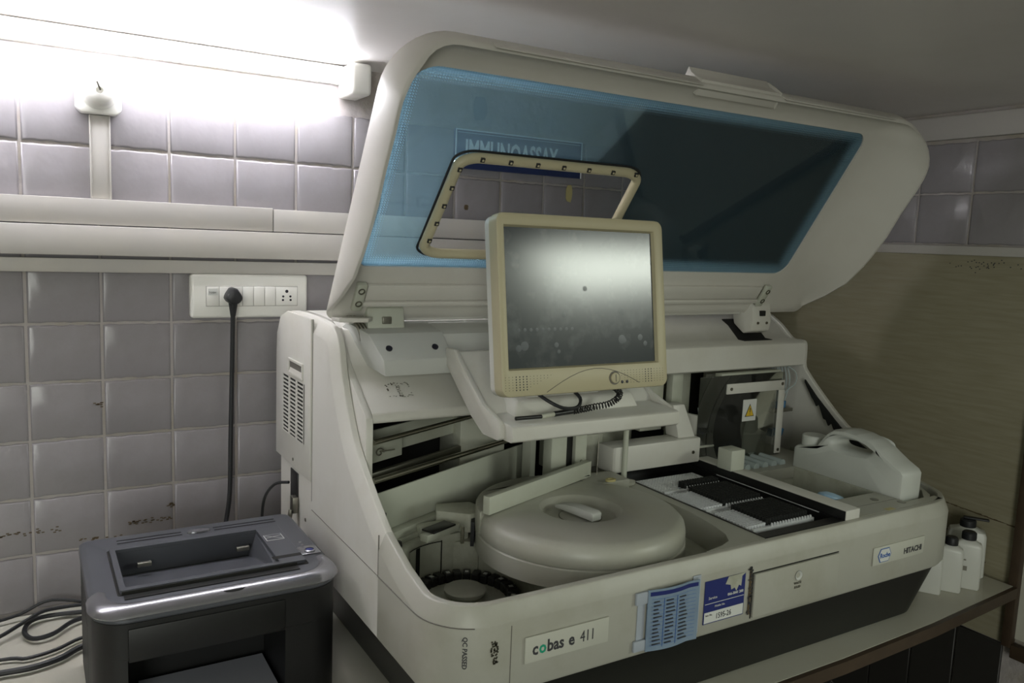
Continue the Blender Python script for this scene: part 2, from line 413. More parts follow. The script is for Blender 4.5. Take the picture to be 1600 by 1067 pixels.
# the rest of the room behind the camera
struct(B().box(-2.3, 4.3, -2.7, -2.6, 0, 2.8).obj('wall_rear', 'paint')); struct(B().box(-2.4, -2.3, -2.7, 1.75, 0, 2.8).obj('wall_left', 'paint'))
struct(B().box(4.2, 4.3, -2.6, .30, 0, 2.8).obj('wall_far_right', 'paint')); struct(B().box(1.96, 4.3, .30, .36, 0, 2.8).obj('wall_return', 'paint'))
struct(B().box(-2.4, 4.3, -2.7, .30, 2.75, 2.8).obj('ceiling_main', 'paint')); struct(B().box(-2.3, 1.95, -.15, -.10, CZ+.061, 2.75).obj('trim_2', 'paint'))
# pilaster in the corner behind the lid
struct(B().box(1.60, 1.72, 1.50, WY+.003, DZ+.001, CZ, .003).obj('trim_1', 'pillar'))
wb = tag(B().box(1.722, 1.826, 1.38, 1.60, 1.64, 1.72, .004).obj('junction_box', 'box'), 'grey rectangular box high in the corner seen through the tinted lid window', 'box')

# ================================================================== DESK
desk = thing('wall_desk', 'long white laminate desk top carrying the machine and printer, dark wood front edge', 'desk', (.4, 1.2, 0))
B().prism([(-2.1, .826), (1.2, .826), (1.48, .834), (WX-.023, .856), (WX-.023, WY-.001), (-2.1, WY-.001)], DZ-.018, DZ, 'z').obj('desk_top', 'lam', desk)
B().prism([(-2.1, .816), (1.2, .816), (1.48, .824), (WX-.023, .846), (WX-.023, .855), (1.48, .833), (1.2, .825), (-2.1, .825)], DZ-.024, DZ-.0005, 'z').obj('edge_strip', 'wood', desk)
B().box(.2, 1.24, .93, .95, .001, DZ-.0185).obj('front_board', 'under', desk)
B().box(1.24, 1.27, .93, 1.58, .001, DZ-.0185).obj('side_board', 'wood', desk)
B().box(-2.1, -2.07, .93, 1.58, .001, DZ-.0185).obj('end_board', 'wood', desk)

# ================================================================== ANALYSER
A = thing('immunoassay_analyser', 'large off-white bench analyser with raised blue-window lid on the white desk', 'machine', (1.0, 1.2, DZ))
XL, XR, YF, YB = .42, 1.58, .83, 1.575
LP = [(.92, 1.0), (.955, 1.008), (1.037, 1.038), (1.08, 1.066), (1.122, 1.096), (1.169, 1.135), (1.205, 1.185), (1.233, 1.239), (1.247, 1.28), (1.275, 1.305), (1.35, 1.313), (1.50, 1.313), (1.545, 1.300), (1.57, 1.265), (1.575, 1.22)]
RP = [(.92, 1.0), (.955, 1.006), (1.014, 1.03), (1.12, 1.080), (1.19, 1.137), (1.236, 1.181), (1.246, 1.196), (1.247, 1.215), (1.248, 1.242), (1.254, 1.253), (1.27, 1.255), (1.29, 1.257), (1.325, 1.285), (1.37, 1.308), (1.42, 1.313), (1.50, 1.313), (1.545, 1.300), (1.57, 1.265), (1.575, 1.22)]
# front fascia wrapped round both corners
DF = .8525
def plan(ins, rl=.08, rr=.13):
    p = [(XL+ins, 1.037), (XL+ins, 1.0), (XL+ins, .965)]
    for k in range(13):
        a = math.radians(180+90*k/12); p.append((XL+rl+(rl-ins)*math.cos(a), YF+rl+(rl-ins)*math.sin(a)))
    for k in range(1, 16): p.append((XL+rl+(XR-rr-XL-rl)*k/16, YF+ins))
    for k in range(13):
        a = math.radians(270+90*k/12); p.append((XR-rr+(rr-ins)*math.cos(a), YF+rr+(rr-ins)*math.sin(a)))
    p += [(XR-ins, .985), (XR-ins, 1.037)]
    return p
SEC = ((.0, .026), (.0004, .0235), (.0098, .0018), (.0108, .0005), (.0122, 0), (.0202, 0), (.0212, .0008), (.0218, .003))
rows = []
def lift(x, y): return (interp(LP, y) if x < 1 else interp(RP, y))-1.0 if y > .92 else 0
for ins, z in ((.012, .8745), (.004, .876), (0, .882)): rows.append([(x, y, z) for x, y in plan(ins)])
for ins, h in SEC: rows.append([(x, y, 1.0-h+lift(x, y)) for x, y in plan(ins)])
rows += [[(x, y, .88) for x, y in plan(.0218)], [(x, y, .8745) for x, y in plan(.012)]]
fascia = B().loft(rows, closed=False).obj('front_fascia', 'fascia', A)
# side panels with their stepped profile: same edge section swept along the profile
def side(left, prof, name):
    pr_ = [(1.037, interp(prof, 1.037))]+[q for q in prof if q[0] > 1.045]
    pts = catmull([Vector((0, *q)) for q in pr_], 3)
    sg = 1 if left else -1; xo = XL if left else XR; rows = []
    nm = []
    for i, p in enumerate(pts):
        d = (pts[min(i+1, len(pts)-1)]-pts[max(i-1, 0)]).normalized(); nm.append(Vector((0, d.z, -d.y)))
    nm[0] = Vector((0, 0, -1))
    for ins, h in SEC:
        rows.append([(xo+sg*ins, min((p+n*h).y, YB), (p+n*h).z) for p, n in zip(pts, nm)])
    ins, h = SEC[-1]
    outer0 = rows[0]; yy = [q[1] for q in outer0]
    mono = [max(yy[:i+1]) for i in range(len(yy))]
    low = lambda ins, z: [(xo+sg*ins, y, z) for y in mono]
    allr = [low(0, .882)]+[[(x, m_, z) if False else (x, y, z) for (x, y, z), m_ in zip(outer0, mono)]]+rows[1:]+[low(.0218, .88), low(.012, .8745), low(0, .882)]
    return B().loft(allr, closed=False).obj(name, 'shell', A)
side(True, LP, 'left_side_panel'); side(False, RP, 'right_side_panel')
B().box(XL+.036, XR-.036, YB-.012, YB, .8745, 1.22).obj('back_panel', 'shell', A)
# dark base
bp = []
for ins, z in ((.055, DZ+.001), (.050, DZ+.004), (.012, .8745)):
    q = plan(ins); bp.append([(x, y, z) for x, y in q]+[(XR-ins, 1.55, z), (XL+ins, 1.55, z)])
B().loft(bp, cap0=True, cap1=True).obj('dark_base', 'base', A)
for X in (.86, 1.20):
    B().hexa([(X, .8825, .766), (X+.0015, .8825, .766), (X+.0015, .89, .766), (X, .89, .766), (X+.03, .8432, .872), (X+.0315, .8432, .872), (X+.0315, .85, .872), (X+.03, .85, .872)]).obj('base_seam', 'void', A)
# rear cowl, curved top
cw = [(1.575, 1.22), (1.57, 1.265), (1.545, 1.300), (1.50, 1.313), (1.42, 1.313), (1.37, 1.308), (1.325, 1.285), (1.29, 1.256), (1.242, 1.254), (1.237, 1.250), (1.236, 1.200), (1.244, 1.196), (1.249, 1.199), (1.25, 1.240), (1.30, 1.243), (1.34, 1.27), (1.38, 1.293), (1.50, 1.297), (1.53, 1.285), (1.553, 1.25), (1.556, 1.22)]
B().prism(cw, .600, XR-.034, 'x', bev=0).obj('rear_cowl', 'shell', A)
cw2 = [(1.575, 1.22), (1.57, 1.265), (1.545, 1.300), (1.50, 1.313), (1.42, 1.313), (1.35, 1.310), (1.31, 1.297), (1.31, 1.28), (1.50, 1.297), (1.53, 1.285), (1.553, 1.25), (1.556, 1.22)]
B().prism(cw2, XL+.034, .600, 'x').obj('cowl_corner', 'shell', A)
# hood over the left bay
hood = B().prism([(1.160, 1.183), (1.205, 1.213), (1.252, 1.246), (1.268, 1.262), (1.30, 1.30), (1.33, 1.30), (1.33, 1.265), (1.29, 1.235), (1.20, 1.172), (1.165, 1.166), (1.158, 1.170)], XL+.034, .66, 'x', bev=.0035).obj('left_hood', 'shell', A)
B().prism([(1.30, 1.303), (1.268, 1.264), (1.252, 1.247), (1.160, 1.184), (1.154, 1.178), (1.152, 1.170), (1.152, 1.070), (1.135, 1.045), (1.125, .98), (1.33, .98), (1.33, 1.303)], XL+.0222, XL+.0345, 'x', bev=.002).obj('hood_side', 'shell', A)
# ghost of a removed sticker on the hood
for q in range(26):
    a = q/26*2*math.pi
    x, t = .515+.020*math.cos(a)*random.uniform(.9, 1.05), .5+.22*math.sin(a)*random.uniform(.85, 1.1)
stk = B()
for q in range(70):
    u, v = random.choice([(random.random(), random.choice([0, 1])), (random.choice([0, .45, .55, 1]), random.random())])
    x = .497+.038*u+random.uniform(-.001, .001); t = .30+.26*v+random.uniform(-.02, .02)
    y = 1.160+(1.252-1.160)*t; z = 1.183+(1.246-1.183)*t+.0011
    stk.box(x-.001, x+.0009, y-.0006, y+.0006, z-.0004, z+.0002)
stuff(stk.obj('sticker_residue', 'screw', A))
# sensor box with two black dots
hb = B()
prof = [(1.188, 1.236), (1.188, 1.262), (1.232, 1.300), (1.30, 1.312), (1.33, 1.300), (1.26, 1.245)]
L = [.487, .484, .474, .462, .462, .480]
lo = [hb.bm.verts.new((L[i], y, z)) for i, (y, z) in enumerate(prof)]; hi = [hb.bm.verts.new((.607, y, z)) for y, z in prof]
hb.bm.faces.new(lo); hb.bm.faces.new(hi[::-1])
for i in range(6): hb.bm.faces.new((lo[i], lo[(i+1) % 6], hi[(i+1) % 6], hi[i]))
bmesh.ops.recalc_face_normals(hb.bm, faces=hb.bm.faces)
bmesh.ops.bevel(hb.bm, geom=list(hb.bm.edges), offset=.0015, segments=2, profile=.5, affect='EDGES')
hbo = hb.obj('sensor_cover', 'box', A)
for x in (.500, .582):
    c = Vector((x, 1.206, 1.2785)); nrm = Vector((0, -.65, .76)).normalized()
    B().cyl(c-nrm*.002, c+nrm*.0016, .0055, 20).obj('black_cap', 'dot', hbo)
B().prism([(1.200, 1.255), (1.235, 1.296), (1.30, 1.312), (1.30, 1.25)], .6075, 1.05, 'x', bev=.001).obj('cover_strip', 'box', A)
# vent panel in the left side
vp = B().prism([(1.3525, 1.026), (1.3525, 1.3125), (1.50, 1.3125), (1.545, 1.299), (1.569, 1.265), (1.5745, 1.22), (1.5745, 1.026)], XL-.0035, XL+.002, 'x', bev=.001).obj('vent_panel', 'shell', A)
mt = Matrix(((0, 0, -1, XL-.0040), (1, 0, 0, 0), (0, 1, 0, 0), (0, 0, 0, 1)))
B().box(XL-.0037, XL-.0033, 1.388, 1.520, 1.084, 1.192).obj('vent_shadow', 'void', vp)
B().perf(1.386, 1.524, 1.082, 1.194, 3, 15, 0, rect=(.0185, .0024), mtx=mt @ Matrix.Translation((0, 0, .0012)), depth=.0014).obj('vent_grille', 'shell', vp)
B().box(XL-.0040, XL-.0034, 1.398, 1.478, 1.203, 1.223).obj('grip_hollow', 'seam', vp)
fr = B()
for b_ in ((1.394, 1.482, 1.223, 1.228), (1.394, 1.482, 1.198, 1.203), (1.394, 1.398, 1.203, 1.223), (1.478, 1.482, 1.203, 1.223)):
    fr.box(XL-.0065, XL-.003, *b_, .0008)
fr.hexa([(XL-.0055, 1.398, 1.203), (XL-.0055, 1.478, 1.203), (XL-.0035, 1.478, 1.203), (XL-.0035, 1.398, 1.203), (XL-.0040, 1.400, 1.211), (XL-.0040, 1.476, 1.211), (XL-.0035, 1.476, 1.212), (XL-.0035, 1.400, 1.212)])
fr.obj('grip_frame', 'shell', vp)
B().cyl((XL-.0045, 1.455, 1.040), (XL-.003, 1.455, 1.040), .003, 12).obj('screw', 'screw', vp)
B().box(XL-.0005, XL+.0005, 1.3505, 1.3516, .99, 1.312).obj('panel_seam', 'seam', A)
B().box(XL-.0018, XL+.001, 1.430, 1.478, .955, 1.018, .001).obj('inlet_recess', 'black', A)
B().box(XL-.012, XL-.0020, 1.425, 1.444, .945, .975, .001).obj('inlet_plug', 'dsteel', A)
B().cyl((XL-.0012, 1.386, .945), (XL+.001, 1.386, .945), .0035, 12).obj('panel_screw', 'screw', A)
# seams of the fascia
B().box(.5195, .5205, YF-.0006, YF+.002, .8765, .9705).obj('fascia_seam', 'seam', A)
B().box(XL-.0006, XL+.001, .985, 1.35, .9745, .9755).obj('side_seam', 'seam', A)
B().box(XL-.0006, XL+.001, 1.0365, 1.0375, .975, 1.036).obj('side_seam', 'seam', A)
# round body seam following the left corner
q = [(x, y, .9745) for x, y in plan(-.0004)[:13]]
B().tube(q, .0008, 6, smooth=0).obj('corner_seam', 'seam', A)

# ---- deck right part: plate with rack well, basin, jug bay
deck = B()
DT = 1.0
def slab(x0, x1, y0, y1, z0=.975, z1=DT): deck.box(x0, x1, y0, y1, z0, z1)
bayR = [(.987, 1.05), (.986, 1.0), (.980, .965), (.972, .925), (.962, .893), (.945, .870), (.920, .860)]
deck.prism([(.880, .8525)]+bayR[::-1]+[(.985, 1.10), (.960, 1.18), (.960, 1.27), (1.008, 1.27), (1.008, .8525)], .90, DT-.0002, 'z')
slab(1.205, 1.27, .8525, 1.5); slab(1.27, 1.41, .8525, .934); slab(1.27, 1.412, 1.128, 1.5)
slab(1.41, 1.50, .8525, .870); slab(1.27, 1.285, .934, 1.128)
deck.prism([(1.41, .8525), (1.455, .854), (1.50, .878), (1.535, .92), (1.5435, .96), (1.5435, 1.0), (1.515, 1.0), (1.515, .905), (1.47, .872), (1.41, .872)], .96, DT-.0004, 'z')
slab(1.412, 1.515, 1.14, 1.5)
deck.box(1.008, 1.205, 1.27, 1.5, .975, DT)
dk = deck.obj('deck', 'deck', A)
# basin
bs = B(); 
bs.box(1.281, 1.285, .934, 1.128, .90, .976); bs.box(1.408, 1.412, .934, 1.132, .90, .9995); bs.box(1.281, 1.412, .930, .934, .90, .976)
bs.box(1.281, 1.412, 1.128, 1.132, .90, .976); bs.box(1.281, 1.412, .930, 1.132, .896, .90)
bs.obj('waste_basin', 'inner', A)
# jug bay
jb = B(); jb.box(1.412, 1.5435, .87, 1.14, .955, .963); jb.box(1.5395, 1.5435, .96, 1.25, .96, 1.0)
jb.obj('jug_bay', 'inner', A)
for x, y in ((1.365, .905), (1.401, .873), (1.27, 1.112)):
    B().lathe([(0, .0006), (.0075, .0006), (.0082, 0)], (x, y, DT), 20).obj('deck_screw', 'screw', A)
B().box(1.330, 1.352, .852, .862, DT-.0001, DT+.0004).obj('deck_label', 'yellowed', A)
B().box(1.27, 1.41, .8895, .8903, DT-.0002, DT+.0003).obj('deck_seam', 'seam', A)
# rack well
rwb = B(); rwb.box(1.008, 1.205, .8525, 1.27, .975, .980); rwb.box(1.008, 1.0115, .8525, 1.27, .978, DT+.0008); rwb.box(1.2015, 1.205, .8525, 1.27, .978, DT+.0008)
rwb.box(1.0115, 1.2015, .8525, .872, .978, DT+.0008); rwb.box(1.0115, 1.2015, 1.262, 1.27, .978, DT+.0008)
rwb.obj('rack_well', 'black', A)
rb = B().box(1.2052, 1.243, .849, 1.30, DT, 1.0175, .0012).obj('rack_rail', 'shell', A)
B().box(1.2040, 1.2052, .850, 1.30, DT-.012, 1.0165).obj('rail_strip', 'black', rb)
B().box(1.1985, 1.2000, .90, 1.15, DT+.0004, DT+.0014).obj('rail_lip', 'white', A)

# ---- tip magazines: things of their own
for n, (y0, y1, tx0, ty0, ty1, lab) in enumerate((
        (.893, .998, 1.070, .905, .985, 'white perforated magazine of black tips nearest the front edge of the rack well'),
        (1.002, 1.109, 1.075, 1.010, 1.098, 'middle white magazine of black tips in the rack well'),
        (1.113, 1.199, 1.082, 1.117, 1.133, 'rearmost white magazine, mostly empty with one row of black tips'))):
    T = thing('tip_magazine', lab, 'tip rack', (1.10, (y0+y1)/2, .980), 'white tip magazines in the rack well')
    b = B(); nx, ny = 21, int((y1-y0-.006)/.0072)
    b.perf(1.028, 1.178, y0+.006, y1, nx, ny, .0024, z=.9945, depth=.002)
    b.box(1.027, 1.179, y0, y0+.006, .9805, .9965, .0006, 1)
    b.box(1.027, 1.0285, y0+.006, y1, .9805, .9944); b.box(1.1775, 1.179, y0+.006, y1, .9805, .9944)
    b.obj('tray', 'white', T)
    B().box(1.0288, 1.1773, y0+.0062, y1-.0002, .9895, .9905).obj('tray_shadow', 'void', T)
    tb = B(); px = .0070
    x = tx0
    while x < 1.172:
        y = ty0
        while y < ty1-.001:
            tb.lathe([(0, .0125), (.0030, .0125), (.0033, .011), (.0033, .001)], (x, y, .9945), 7); y += px
        x += px
    stuff(tb.obj('black_tip', 'foam', T))
    # notches of the front lip
    nb = B(); x = tx0+.004
    while x < 1.176: nb.lathe([(0, .0046), (.0016, .0046), (.0022, 0)], (x, y0+.003, .9965), 6); x += px
    nb.obj('lip_teeth', 'white', T)
    if n < 2:
        tb = B()
        for i in range(9 if n else 7):
            for j in range(int((ty1-ty0)/px)): tb.lathe([(.0026, 0), (.0030, .006), (.0022, .006)], (tx0-px*(i+1)+.001, ty0+px*j, .9945), 7)
        stuff(tb.obj('clear_cup', 'white', T))

# ---- left bay: floor, shelf around the sample wheel, diagonal wall, rods
SC = (.577, 1.064); RC = (.784, 1.050)
B().box(XL+.036, .990, .866, 1.50, .872, .878).obj('bay_floor', 'inner', A)
def arc(c, r, a0, a1, n): return [(c[0]+r*math.cos(math.radians(a0+(a1-a0)*k/n)), c[1]+r*math.sin(math.radians(a0+(a1-a0)*k/n))) for k in range(n+1)]
a1 = arc(SC, .100, 75, 178, 16)
B().prism(a1+[(XL+.037, 1.05), (XL+.037, 1.33), (.66, 1.42), (.66, 1.20), (.634, 1.165)], .879, .966, 'z').obj('bay_shelf', 'inner', A)
a2 = arc(SC, .100, 50, 74, 6)
B().prism(a2+[(.634, 1.17), (.665, 1.20), (.70, 1.16)], .879, .952, 'z').obj('bay_step', 'inner', A)
a3 = arc(SC, .100, 0, 49, 10)
B().prism(a3+[(.70, 1.16), (.985, 1.25), (.985, .92), (.95, .8665), (.70, .8665), (.675, .92)], .879, .9515, 'z').obj('bay_step', 'inner', A)
B().prism(arc(SC, .1005, 178, 262, 12)+[(.55, .8665), (.47, .8665), (XL+.037, .90), (XL+.037, 1.048)], .879, .93, 'z').obj('bay_step', 'inner', A)
# door flap in the curved wall
fl_ = B(); a = arc(SC, .0985, 88, 128, 8)
fl_.loft([[(x, y, .898) for x, y in a], [(x, y, .955) for x, y in a]], closed=False); fl_.obj('wheel_flap', 'sheet', A)
for a0, w, z0, z1 in ((112, 6, .898, .955), (86, 1.2, .89, .958), (128.5, .8, .89, .945)):
    g = B(); aa = arc(SC, .0978, a0, a0+w, 3); g.loft([[(x, y, z0) for x, y in aa], [(x, y, z1) for x, y in aa]], closed=False); g.obj('flap_slot', 'void', A)
g = B(); aa = arc(SC, .0978, 86, 129, 8); g.loft([[(x, y, .9555) for x, y in aa], [(x, y, .9572) for x, y in aa]], closed=False); g.obj('flap_slot', 'void', A)
# sample wheel
sw = B().lathe([(0, 0), (.088, 0), (.088, .008), (.060, .010), (.030, .010), (0, .010)], (*SC, .886), 40).obj('sample_wheel', 'yellowed' if 0 else 'inner', A)
for k in range(30):
    an = 2*math.pi*k/30; c = (SC[0]+.077*math.cos(an), SC[1]+.077*math.sin(an))
    mm = Matrix.Translation((c[0], c[1], .894)) @ Matrix.Rotation(an, 4, 'Z')
    b = B(); b.box(-.010, .010, -.0066, .0066, 0, .016, .0015, 1, mtx=mm); b.obj('cup_holder', 'black', sw)
    if k % 2: B().box(-.004, .003, -.003, .003, .0161, .0166, mtx=mm).obj('position_mark', 'label', sw)
B().lathe([(.020, 0), (.020, .006), (.030, .010), (.033, .014), (.033, .018), (.030, .020), (.008, .0195), (.006, .0205), (0, .0205)], (*SC, .896), 40).obj('wheel_knob', 'deck', sw)
B().lathe([(.006, 0), (.006, .006), (.009, .008), (.009, .012), (0, .013)], (.535, 1.022, .896), 16).obj('lock_knob', 'black', sw)
# reagent drum
dr = B().lathe([(.1745, .952), (.1745, .982), (.172, .984), (.160, .984)], (*RC, 0), 72).obj('reagent_drum', 'deck', A)
prof = [(.1725, .9845), (.1735, .986), (.1735, 1.000), (.171, 1.011), (.164, 1.018), (.155, 1.0205), (.110, 1.021), (.0705, 1.021), (.0685, 1.0195), (.0640, 1.008), (.060, 1.0055), (.036, 1.0055), (.0345, 1.007), (0, 1.008)]
cv = B().lathe(prof, (*RC, 0), 72).obj('drum_cover', 'deck', dr)
# grip in the dish: a curved bar
gm = Matrix.Translation((RC[0]-.002, RC[1], 1.010)) @ Matrix.Rotation(math.radians(-80), 4, 'Z')
gp = [(-.034, 0), (-.034, .004), (-.026, .011), (-.010, .0155), (.010, .0155), (.026, .012), (.032, .006), (.034, 0)]
gp = [(-.050, 0), (-.048, .006), (-.025, .012), (.0, .0145), (.034, .0150), (.040, .012), (.040, 0)]
t = B(); t.prism(gp, -.011, .011, 'y', bev=.002, mtx=gm); t.obj('drum_grip', 'box', dr)
B().lathe([(.0365, 0), (.0365, .0006), (.0352, .0006)], (RC[0], RC[1], 1.0058), 40).obj('grip_ring', 'seam', dr)
# transparent rail standing on the drum
def bar(p, q, h, w, z, name, m, par, bev=.001):
    p, q = Vector((*p, z)), Vector((*q, z)); d = q-p; mm = Matrix.Translation(p) @ Matrix.Rotation(math.atan2(d.y, d.x), 4, 'Z')
    return B().box(0, d.length, -w/2, w/2, 0, h, bev, mtx=mm).obj(name, m, par)
bar((.622, 1.085), (.905, 1.195), .030, .014, 1.0215, 'drum_rail', 'sheet', A)
# back half cover behind the rail
bk = [(.90, 1.205)]+arc(RC, .176, 50, 168, 16)+[(.625, 1.095)]
B().prism(bk, .986, 1.026, 'z', bev=.003).obj('rear_drum_cover', 'deck', A)
B().prism(arc(RC, .1765, 105, 152, 12)+arc(RC, .1825, 152, 105, 12), .95, .992, 'z').obj('drum_gasket', 'rubber', A)
# diagonal sheet wall and ledge
dv = Vector((.903, .43)).normalized()
def diag(t, off=0): return (.462+dv.x*t-dv.y*off, 1.166+dv.y*t+dv.x*off)
bar(diag(0), diag(.48), .085, .004, .966, 'diagonal_wall', 'sheet', A)
bar(diag(0, -.012), diag(.15, -.012), .020, .018, .966, 'wall_ledge', 'sheet', A)
bar(diag(0, -.024), diag(.16, -.024), .007, .008, .966, 'wall_ledge', 'sheet', A)
bar(diag(.42, -.02), diag(.44, -.02), .115, .020, .966, 'post_block', 'sheet', A)
B().cyl((.466, 1.180, 1.132), (.80, 1.340, 1.132), .0042, 12).obj('guide_rod', 'steel', A)
B().cyl((.466, 1.178, 1.069), (.80, 1.325, 1.069), .0050, 12).obj('guide_rod', 'steel', A)
bar(diag(0, .075), diag(.42, .075), .045, .004, 1.085, 'rod_plate', 'sheet', A)
bar(diag(0, .040), diag(.11, .040), .034, .004, 1.087, 'rod_bracket', 'sheet', A)
bar(diag(0, .05), diag(.40, .05), .012, .01, 1.055, 'rod_plate', 'dsteel', A)
bar(diag(.005, -.006), diag(.022, -.006), .018, .006, 1.00, 'wall_clip', 'black', A)
o = diag(.05, .036); B().tube([(o[0]+.008*math.cos(a/3)*(1-a/30), o[1]-.003, 1.104+.008*math.sin(a/3)*(1-a/30)) for a in range(24)]+[(o[0]+.028, o[1], 1.106)], .0012, 6, smooth=0).obj('spring_wire', 'dsteel', A)
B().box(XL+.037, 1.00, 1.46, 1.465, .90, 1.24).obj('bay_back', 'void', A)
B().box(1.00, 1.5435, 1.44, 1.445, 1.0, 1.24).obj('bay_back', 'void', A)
# clutter on the shelf: lever mechanism
B().box(.545, .60, 1.165, 1.185, .967, .985, .001).obj('lever_block', 'sheet', A)
m_ = Matrix.Translation((.575, 1.145, .975)) @ Matrix.Rotation(.4, 4, 'Z')
B().box(-.045, .035, -.008, .008, 0, .012, .001, mtx=m_).obj('lever_bar', 'sheet', A)
B().box(-.035, .02, -.012, .014, .013, .016, .0005, mtx=m_).obj('lever_slot', 'black', A)
B().prism([(.585, 1.19), (.60, 1.225), (.66, 1.21), (.67, 1.16), (.63, 1.15)], .967, 1.0, 'z', bev=.002).obj('lever_housing', 'inner', A)
B().cyl((.598, 1.118, .966), (.598, 1.118, .994), .0032, 12).obj('steel_pin', 'steel', A)
B().lathe([(0, .008), (.005, .008), (.006, 0)], (.500, 1.150, .966), 10).obj('black_cap', 'black', A)
B().tube([(.468, 1.105, .968), (.485, 1.16, .969), (.53, 1.195, .969), (.58, 1.22, .969)], .0018, 6).obj('shelf_tube', 'sheet', A)
B().lathe([(0, .004), (.007, .004), (.008, 0)], (.478, 1.175, .966), 12).obj('panel_screw', 'screw', A)
# pipette posts and arm
B().box(.826, .862, 1.205, 1.235, 1.0, 1.19, .004).obj('pipette_post', 'sheet', A)
B().box(.870, .888, 1.225, 1.24, 1.03, 1.19).obj('cable_slot', 'void', A)
B().box(.888, .915, 1.215, 1.235, 1.02, 1.19, .002).obj('pipette_post', 'sheet', A)
B().cyl((.903, 1.2135, 1.045), (.903, 1.2155, 1.045), .003, 10).obj('screw', 'screw', A)
B().cyl((.930, 1.200, 1.005), (.932, 1.200, 1.17), .0009, 6).obj('probe_needle', 'dsteel', A)
B().cyl((.985, 1.185, 1.008), (.985, 1.185, 1.17), .0055, 14).obj('probe_post', 'sheet', A)
B().lathe([(.019, 0), (.019, .005), (.012, .007), (.008, .008)], (.983, 1.178, 1.0005), 20, sx=1.2, sy=.8).obj('post_collar', 'deck', A)
B().lathe([(.011, .001), (.011, .005), (.006, .005), (.006, .001)], (.925, 1.150, 1.0205), 16, sy=.7).obj('needle_port', 'yellowed', A)
B().lathe([(.010, .001), (.010, .004), (.006, .004), (.006, .001)], (.925, 1.195, 1.0), 16, sy=.7).obj('needle_port', 'black', A)
B().box(.88, .97, 1.15, 1.21, .99, 1.0195).obj('drum_notch_plate', 'deck', A)
B().box(.972, 1.204, 1.205, 1.255, 1.013, 1.066, .004).obj('gripper_arm', 'shell', A)
B().cyl((1.183, 1.203, 1.036), (1.183, 1.2055, 1.036), .0035, 12).obj('screw', 'screw', A)
B().hexa([(1.150, 1.215, 1.066), (1.196, 1.215, 1.066), (1.196, 1.255, 1.066), (1.150, 1.255, 1.066), (1.138, 1.225, 1.135), (1.170, 1.225, 1.135), (1.170, 1.255, 1.135), (1.138, 1.255, 1.135)], .002).obj('arm_upright', 'shell', A)
sb = B().hexa([(1.215, 1.22, 1.035), (1.262, 1.22, 1.035), (1.262, 1.26, 1.035), (1.215, 1.26, 1.035), (1.207, 1.225, 1.108), (1.250, 1.225, 1.098), (1.250, 1.26, 1.098), (1.207, 1.26, 1.108)], .003).obj('scanner_head', 'shell', A)
for k in range(8):
    B().hexa([(1.2155+k*.0048, 1.2195, 1.068), (1.2170+k*.0048, 1.2195, 1.068), (1.2170+k*.0048, 1.226, 1.068), (1.2155+k*.0048, 1.226, 1.068), (1.211+k*.0047, 1.2225, 1.095), (1.2128+k*.0047, 1.2225, 1.095), (1.2128+k*.0047, 1.228, 1.095), (1.211+k*.0047, 1.228, 1.095)]).obj('scanner_slot', 'void', sb)
# inner machinery glimpsed behind
B().box(.94, 1.02, 1.30, 1.40, 1.0, 1.07, .004).obj('inner_block', 'inner', A)
B().box(1.04, 1.13, 1.34, 1.42, 1.0, 1.13, .004).obj('inner_block', 'inner', A)
B().box(.90, .93, 1.30, 1.36, 1.0, 1.15, .003).obj('inner_block', 'inner', A)
B().box(1.10, 1.16, 1.28, 1.30, 1.07, 1.20, .002).obj('inner_block', 'inner', A)
B().box(1.175, 1.205, 1.27, 1.29, 1.0, 1.20, .002).obj('inner_column', 'sheet', A)
B().box(.70, .80, 1.33, 1.42, .98, 1.12, .004).obj('inner_block', 'inner', A)
# clear door with L bracket and warning label
dr_ = B().box(1.205, 1.462, 1.218, 1.2205, 1.0, 1.190, .0006).obj('clear_door', 'acryl', A)
lb = B(); lb.box(1.280, 1.460, 1.214, 1.2175, 1.150, 1.172, .0008); lb.box(1.444, 1.462, 1.214, 1.2175, 1.004, 1.150, .0008)
lb.obj('door_bracket', 'shell', dr_)
B().box(1.272, 1.458, 1.225, 1.2445, 1.176, 1.193, .001).obj('door_top_rail', 'sheet', dr_)
for x, z in ((1.292, 1.161), (1.452, 1.164), (1.453, 1.012)):
    B().cyl((x, 1.2125, z), (x, 1.2142, z), .0036, 12).obj('screw', 'screw', dr_)
B().box(1.335, 1.376, 1.2165, 1.2178, 1.086, 1.134).obj('warning_label', 'label', dr_)
B().prism([(1.3415, 1.096), (1.3695, 1.096), (1.3555, 1.124)], 1.2158, 1.2164, 'y').obj('warning_triangle', 'ink', dr_)
B().prism([(1.3440, 1.0975), (1.3670, 1.0975), (1.3555, 1.1207)], 1.2152, 1.2157, 'y').obj('warning_triangle', 'yellow', dr_)
B().prism([(1.3547, 1.105), (1.3563, 1.105), (1.3569, 1.115), (1.3541, 1.115)], 1.2147, 1.2151, 'y').obj('exclamation_mark', 'ink', dr_)
B().box(1.3547, 1.3563, 1.2147, 1.2151, 1.1005, 1.1022).obj('exclamation_mark', 'ink', dr_)
B().box(1.30, 1.45, 1.30, 1.31, 1.0, 1.20, .003).obj('inner_column', 'dsteel', A)
B().box(1.215, 1.285, 1.33, 1.34, 1.05, 1.20, .003).obj('inner_column', 'inner', A)
B().tube([(1.225, 1.24, 1.12), (1.235, 1.24, 1.07), (1.236, 1.24, 1.02), (1.25, 1.24, 1.02)], .0022, 6).obj('clear_tube', 'tubeclear', A)
B().tube([(1.215, 1.25, 1.072), (1.27, 1.25, 1.075), (1.278, 1.25, 1.05), (1.275, 1.25, 1.02)], .0022, 6).obj('clear_tube', 'tubeclear', A)
